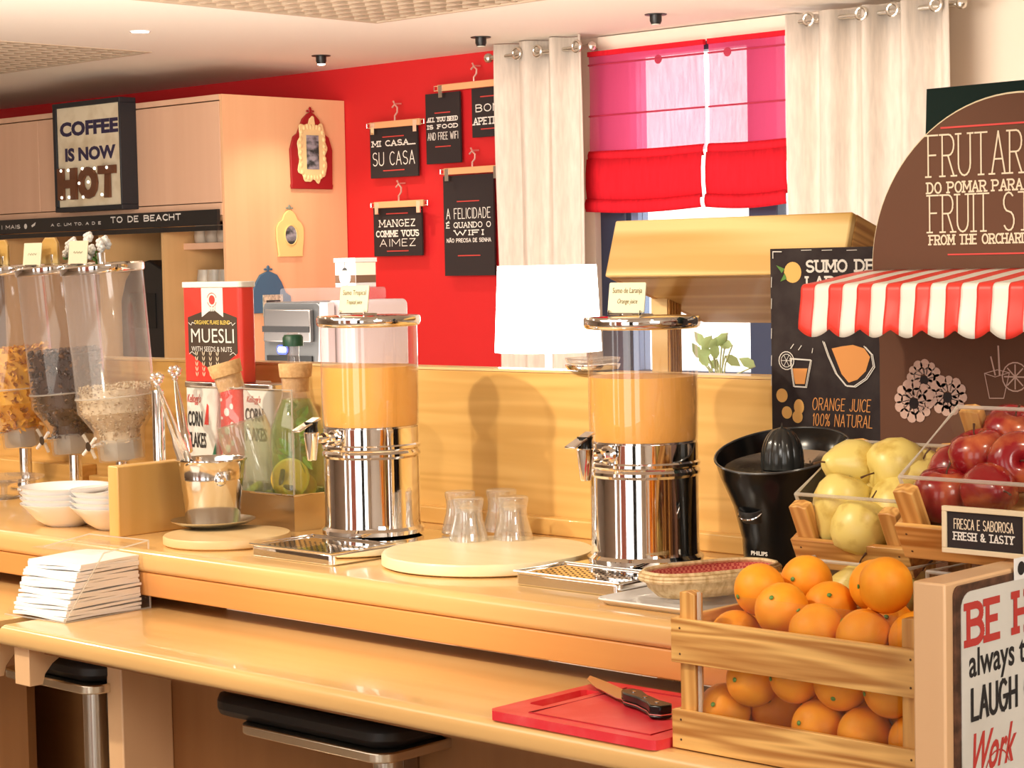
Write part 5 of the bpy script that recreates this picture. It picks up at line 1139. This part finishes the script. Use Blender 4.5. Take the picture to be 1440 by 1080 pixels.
mugrow(YC+.25, 1.460, [atY(q_, 385, YC+.25).x for q_ in (270, 288, 302, 318)], 'mugs on the second shelf', ['leftmost grey mug on the second cabinet shelf', 'second grey mug along the second cabinet shelf', 'third grey mug along the second cabinet shelf', 'rightmost grey mug on the second cabinet shelf'])
mugrow(YC+.40, 1.60, [XC-1.52, XC-1.38], 'jars on the dark shelf', ['left grey cup in the dark bay behind the flowers', 'right grey cup in the dark bay behind the flowers'])
t = thing('chalk_sign', 'small dark chalk card on the cabinet shelf beside the muesli tin', 'sign', (XC-.50, YC+.2, 1.226)); part('board', bx((0, 0, 0), (.26, .01, .13)), M_dark, t)
mb = MB(); write(mb, 'UMA', .03, .14, .07, .035, .01); write(mb, 'VEZ', .03, .14, .02, .035, .01); part('lettering', mb, M_let, t, (0, -.001, 0), smooth=0)
t.location.z = 1.2255
# coffee sign hanging over the doors
sa = atY(73, 147, YC-.12); sb_ = atY(167, 136, YC-.12); sc_ = atY(80, 299, YC-.12); sd = atY(173, 292, YC-.12)
sw_ = sb_.x-sa.x; sh_ = sa.z-sc_.z
cs = thing('light_box_sign', 'black framed COFFEE IS NOW HOT sign hung on the cabinet', 'sign', (sa.x, YC-.12, sc_.z), (0, 0, 0))
part('frame', bx((0, 0, 0), (sw_, .115, .028), (0, 0, sh_-.028), (sw_, .115, sh_), (0, 0, .028), (.03, .115, sh_-.028), (sw_-.012, 0, .028), (sw_, .115, sh_-.028)), mat('matt_black', (.012, .013, .018), .5), cs, bevel=.003)
part('panel', bx((.03, .012, .028), (sw_-.012, .02, sh_-.028)), mat('aged_cream', (.76, .66, .48), .7, noise=((.62, .50, .33), (7, 7, 7), 5, .48, .68)), cs)
part('lettering', font_text('COFFEE', .055, sw_-.03, sh_*.69, sh_*.135, .05), mat('navy_print', (.03, .02, .06), .7), cs, (0, .011, 0), smooth=0)
part('lettering', font_text('IS NOW', .10, sw_-.06, sh_*.46, sh_*.125, .05), mat('navy_print'), cs, (0, .011, 0), smooth=0)
hb = mat('rusty_brown', (.13, .045, .018), .5); hz = sh_*.11; hh2 = sh_*.29
for x0_, x1_, ch in ((.045, .045+sw_*.28, 'H'), (.045+sw_*.31, .045+sw_*.59, 'O'), (.045+sw_*.61, .045+sw_*.86, 'T')):
    ft = font_text(ch, x0_, x1_, hz, hh2, .06); lo_ = part('marquee_letter', ft, hb, cs, (0, .004, 0), smooth=0); q_ = lo_.modifiers.new('s', 'SOLIDIFY'); q_.thickness = .016; q_.offset = 1
blb = MB().ball((0, 0, 0), .009, 10, 6).mesh('bulb', mat('tiny_bulb', (1, .95, .85), .4, emit=(1, .85, .65), estr=1.4), 60)
for fx, fz in ((.10, .93), (.22, .93), (.10, .08), (.22, .08), (.46, .95), (.46, .06), (.40, .5), (.55, .52), (.66, .93), (.86, .93), (.77, .1)):
    o = bpy.data.objects.new('bulb', blb); C.objects.link(o); o.parent = cs; o.location = (.03 + fx*sw_*.9, -.012, hz + fz*hh2)
# frames on the cabinet side (facing +X): local x -> +Y
def side(px, py): q = atX(px, py, XC); return q.y, q.z
def onside(name, lab, px, py):
    y, z = side(px, py); return thing(name, lab, 'picture frame', (XC+.002, y, z), (0, 0, pi/2))
rf = onside('picture_frame', 'dark red shield-shaped frame with cream baroque border', 437, 266)
def mirror(L): return L + [(-x, z) for x, z in reversed(L)]
part('backing', MB().prism(mirror([(.150, 0), (.155, .02), (.150, .03), (.155, .22), (.13, .29), (.10, .31), (.085, .34), (.06, .39), (.025, .42), (.0, .43)]), -.015, 0), mat('dark_red_wood', (.33, .012, .015), .5), rf, bevel=.003)
bo_ = []
for i in range(72):
    a = 2*pi*i/72; sq = 1/((abs(cos(a))**4 + abs(sin(a))**4)**.25); r_ = 1 + .06*sin(9*a) + .04*sin(14*a)
    bo_.append((.104*cos(a)*sq*r_, .205 + .162*sin(a)*sq*r_ + (.03 if abs(a-pi/2) < .25 else 0)))
part('ornate_border', MB().prism(bo_, -.022, -.0155), mat('cream_border', (.86, .68, .34), .5), rf, bevel=.004)
for i in range(26):
    a = 2*pi*i/26; sq = 1/((abs(cos(a))**4 + abs(sin(a))**4)**.25); part('scroll', MB().ball((.088*cos(a)*sq, -.022, .205 + .142*sin(a)*sq), (.011, .008, .014), 8, 6), mat('cream_border'), rf)
part('photo', bx((-.045, -.0245, .11), (.045, -.0222, .30)), M_photo, rf)
part('finial', MB().ball((0, -.008, .442), (.012, .006, .018), 8, 6).ball((-.02, -.008, .435), (.012, .005, .006), 8, 5).ball((.02, -.008, .435), (.012, .005, .006), 8, 5), mat('dark_red_wood'), rf)
yf = onside('picture_frame', 'small yellow shield-shaped frame with oval photo', 407, 361)
ycol = mat('pale_yellow_paint', (.86, .66, .26), .5)
part('backing', MB().prism(mirror([(.09, .0), (.085, .012), (.098, .10), (.098, .16), (.08, .19), (.055, .205), (.04, .235), (.018, .255), (0, .26)]), -.014, 0), ycol, yf, bevel=.003)
part('photo', MB().prism(circ(0, .12, .055, 24, .8), -.017, -.0142), M_photo, yf); part('photo_rim', MB().tube([(.044*cos(i*pi/12), -.017, .12+.055*sin(i*pi/12)) for i in range(24)], .004, 6, closed=True), ycol, yf)
part('finial', MB().ball((0, -.008, .275), (.01, .006, .015), 8, 6).ball((-.018, -.008, .27), (.01, .005, .006), 8, 5).ball((.018, -.008, .27), (.01, .005, .006), 8, 5), mat('grey_green_paint', (.25, .28, .22), .5), yf)
bf = onside('picture_frame', 'slate blue shield-shaped frame low on the cabinet side', 377, 440)
part('backing', MB().prism(mirror([(.15, 0), (.16, .03), (.155, .09), (.12, .11), (.09, .17), (.06, .21), (.02, .225), (0, .23)]), -.014, 0), mat('slate_blue', (.055, .14, .24), .5), bf, bevel=.003)
part('photo_border', bx((-.05, -.022, -.02), (.09, -.0145, .10)), mat('speckled_border', (.70, .60, .45), .6, noise=((.40, .34, .26), (60, 60, 60), 2, .4, .6)), bf); part('photo', bx((-.03, -.024, -.02), (.07, -.0222, .07)), M_photo, bf)
part('finial', MB().ball((0, -.008, .245), (.012, .006, .018), 8, 6).ball((-.02, -.008, .24), (.012, .005, .006), 8, 5).ball((.02, -.008, .24), (.012, .005, .006), 8, 5), mat('slate_blue'), bf)

# --- coffee machine on a sideboard beyond the counter
CYM = 1.5
c0 = atY(372, 510, CYM); c1 = atY(552, 430, CYM); topz = atY(460, 425, CYM).z; bz = 1.12
sb = thing('sideboard', 'wooden sideboard beyond the counter under the coffee machine', 'sideboard', (c0.x-.1, CYM, 0))
part('carcass', bx((0, 0, 0), (c1.x-c0.x+.35, .42, bz-.03)), M_cab, sb); part('worktop', bx((-.02, -.02, bz-.03), (c1.x-c0.x+.37, .44, bz)), M_pale, sb, bevel=.003)
cmn = thing('coffee_machine', 'silver and white coffee machine with smoked front behind the bottles', 'machine', (c0.x, CYM, bz))
cw_ = (c1.x-c0.x)*.62; ch_ = topz-bz
lw = atY(450, 440, CYM).x - c0.x
part('front_module', MB().prism(rrect(0, 0, lw, ch_, .02), 0, .25), mat('machine_grey', (.10, .10, .10), .3, .5), cmn, bevel=.004)
part('side_module', MB().prism(rrect(lw+.003, 0, lw+.13, ch_+.005, .02), .03, .27), mat('machine_white', (.36, .28, .27), .4), cmn, bevel=.004)
part('curved_flank', MB().prism([(lw-.02, 0), (lw+.05, 0), (lw+.05, ch_), (lw+.01, ch_), (lw+.0, ch_*.5)], -.012, .02), mat('machine_white'), cmn, bevel=.003)
part('window', bx((.02, -.006, ch_*.02), (lw-.04, 0, ch_*.46)), M_black, cmn)
part('visor', MB().prism([(.02, ch_*.60), (lw-.03, ch_*.60), (lw-.03, ch_*.93), (.03, ch_*.93)], -.02, -.001), mat('visor_silver', (.30, .28, .27), .25, .9), cmn, bevel=.004)
part('visor_band', bx((.02, -.023, ch_*.70), (lw-.03, -.0205, ch_*.76)), M_darkr, cmn)
lz = ch_*.52; part('badge', MB().prism([(.10+u, lz+v) for u, v in rrect(-.028, -.016, .028, .016, .014)], -.006, -.001), mat('badge_blue', (.05, .08, .45), .3), cmn)
part('badge_light', MB().prism([(.10+u, lz+v) for u, v in rrect(-.02, -.009, .02, .009, .008)], -.0075, -.0062), mat('badge_glow', (1, 1, 1), .5, emit=(.8, .88, 1), estr=1.2), cmn)
part('bean_hopper', MB().prism(rrect(.03, ch_+.001, lw+.08, ch_+.045, .012), .05, .22), M_hazy, cmn)
part('foot_tray', bx((.02, -.05, 0), (lw-.02, 0, .02)), M_steel, cmn)
bx0 = atY(472, 415, CYM+.1); bxt = atY(472, 364, CYM+.1)
bxw = thing('carton', 'white printed carton with a light bulb picture on the coffee machine', 'box', (bx0.x, CYM+.1, bz+ch_+.046))
bh = bxt.z - (bz+ch_+.046); bw = .10
M_carton = mat('carton_white', (.46, .42, .40), .7)
part('box', bx((0, 0, 0), (bw, .09, bh)), M_carton, bxw, bevel=.001); part('box_lid', bx((-.003, -.003, bh-.012), (bw+.003, .093, bh+.002)), M_carton, bxw)
part('print', bx((.001, -.0012, .015), (bw-.001, -.0004, bh*.42), ), M_stem, bxw); part('print', bx((bw+.0004, .001, .015), (bw+.0012, .089, bh*.42)), M_stem, bxw)
part('print', bx((bw+.0004, .002, bh*.42), (bw+.0012, .088, bh*.86)), mat('peach_print', (.80, .50, .38), .6), bxw)
mb = MB(); poly(mb, circ(.05, bh*.36, .028, 20)); part('print', mb, mat('bulb_print', (.62, .62, .62), .5), bxw, (0, -.002, 0), smooth=0)
mb = MB(); ribbon(mb, [(.05, bh*.9), (.05, bh*.68)], .002); poly(mb, [(.035, bh*.58), (.065, bh*.58), (.056, bh*.68), (.044, bh*.68)]); part('print', mb, M_ink, bxw, (0, -.0025, 0), smooth=0)

# --- downlights
for i, (x, y, on, lb) in enumerate(((-5.89, 4.424, 1, 'small black ceiling downlight with lit bulb above the cabinet'), (-4.752, 4.481, 0, 'small black ceiling downlight above the hanging signs'), (-3.61, 4.462, 0, 'small black ceiling downlight above the red blind'))):
    t = thing('ceiling_downlight', lb, 'ceiling light', (x, y, HZ)); part('flange', MB().lathe([(.05, -.004), (.052, 0)], 28), M_darkr, t); part('barrel', MB().lathe([(.022, -.045), (.028, -.03), (.028, -.004)], 24), M_darkr, t)
    part('lamp_face', MB().lathe([(.018, -.05), (.021, -.0455)], 20), mat('lit_face' if on else 'unlit_face', (.6, .58, .5), .3, emit=(1, .9, .75) if on else None, estr=12 if on else 0), t)
    if on: spot('wall_spot', (x, y, HZ-.06), 14, WARM, (x, y, 0), 110, .02)
t = thing('ceiling_downlight', 'round glowing ceiling downlight between the two louvre grids', 'ceiling light', (-5.547, 2.99, HZ)); part('flange', MB().lathe([(.05, -.003), (.052, 0)], 28), M_white, t); part('lamp_face', MB().lathe([(.0001, -.0045), (.042, -.0035)], 28, cap0=False), mat('bright_face', (1, 1, 1), .5, emit=(1, .93, .8), estr=10), t)

# --- bar stools
def stool(x, y, lab, zr, xs0, xs1, yw, extra):
    t = thing('bar_stool', lab, 'stool', (x, y, 0))
    part('seat_rim', MB().prism(rrect(xs0, 0, xs1, yw, .035), zr-.012, zr+.006, 'Z'), mat('warm_steel', (.78, .70, .56), .25, 1), t, bevel=.003)
    part('seat', MB().prism(rrect(xs0+.006-extra, .012, xs1-.006, yw-.01, .05), zr+.0065, zr+.048, 'Z'), M_darkr, t, bevel=.014, smooth=60)
    part('column', MB().lathe([(.2, 0), (.2, .012), (.03, .03), (.0275, .05), (.0275, zr-.02)], 32, Matrix.Translation((xs1-.10, yw*.35, 0))), mat('stool_steel', (.62, .58, .52), .2, 1), t)
    return t
stool(0, -.66, 'black seated bar stool tucked under the middle of the lower counter', .752, -.40, -.015, .30, .10)
s1 = atZ(120, 971, .76)
t = stool(s1.x, s1.y, 'black seated bar stool tucked under the left end of the lower counter', .762, -.30, .015, .24, 0)
part('back_post', MB().lathe([(.011, .03), (.011, .75)], 16, Matrix.Translation((-.02, .17, 0))), mat('stool_steel'), t)
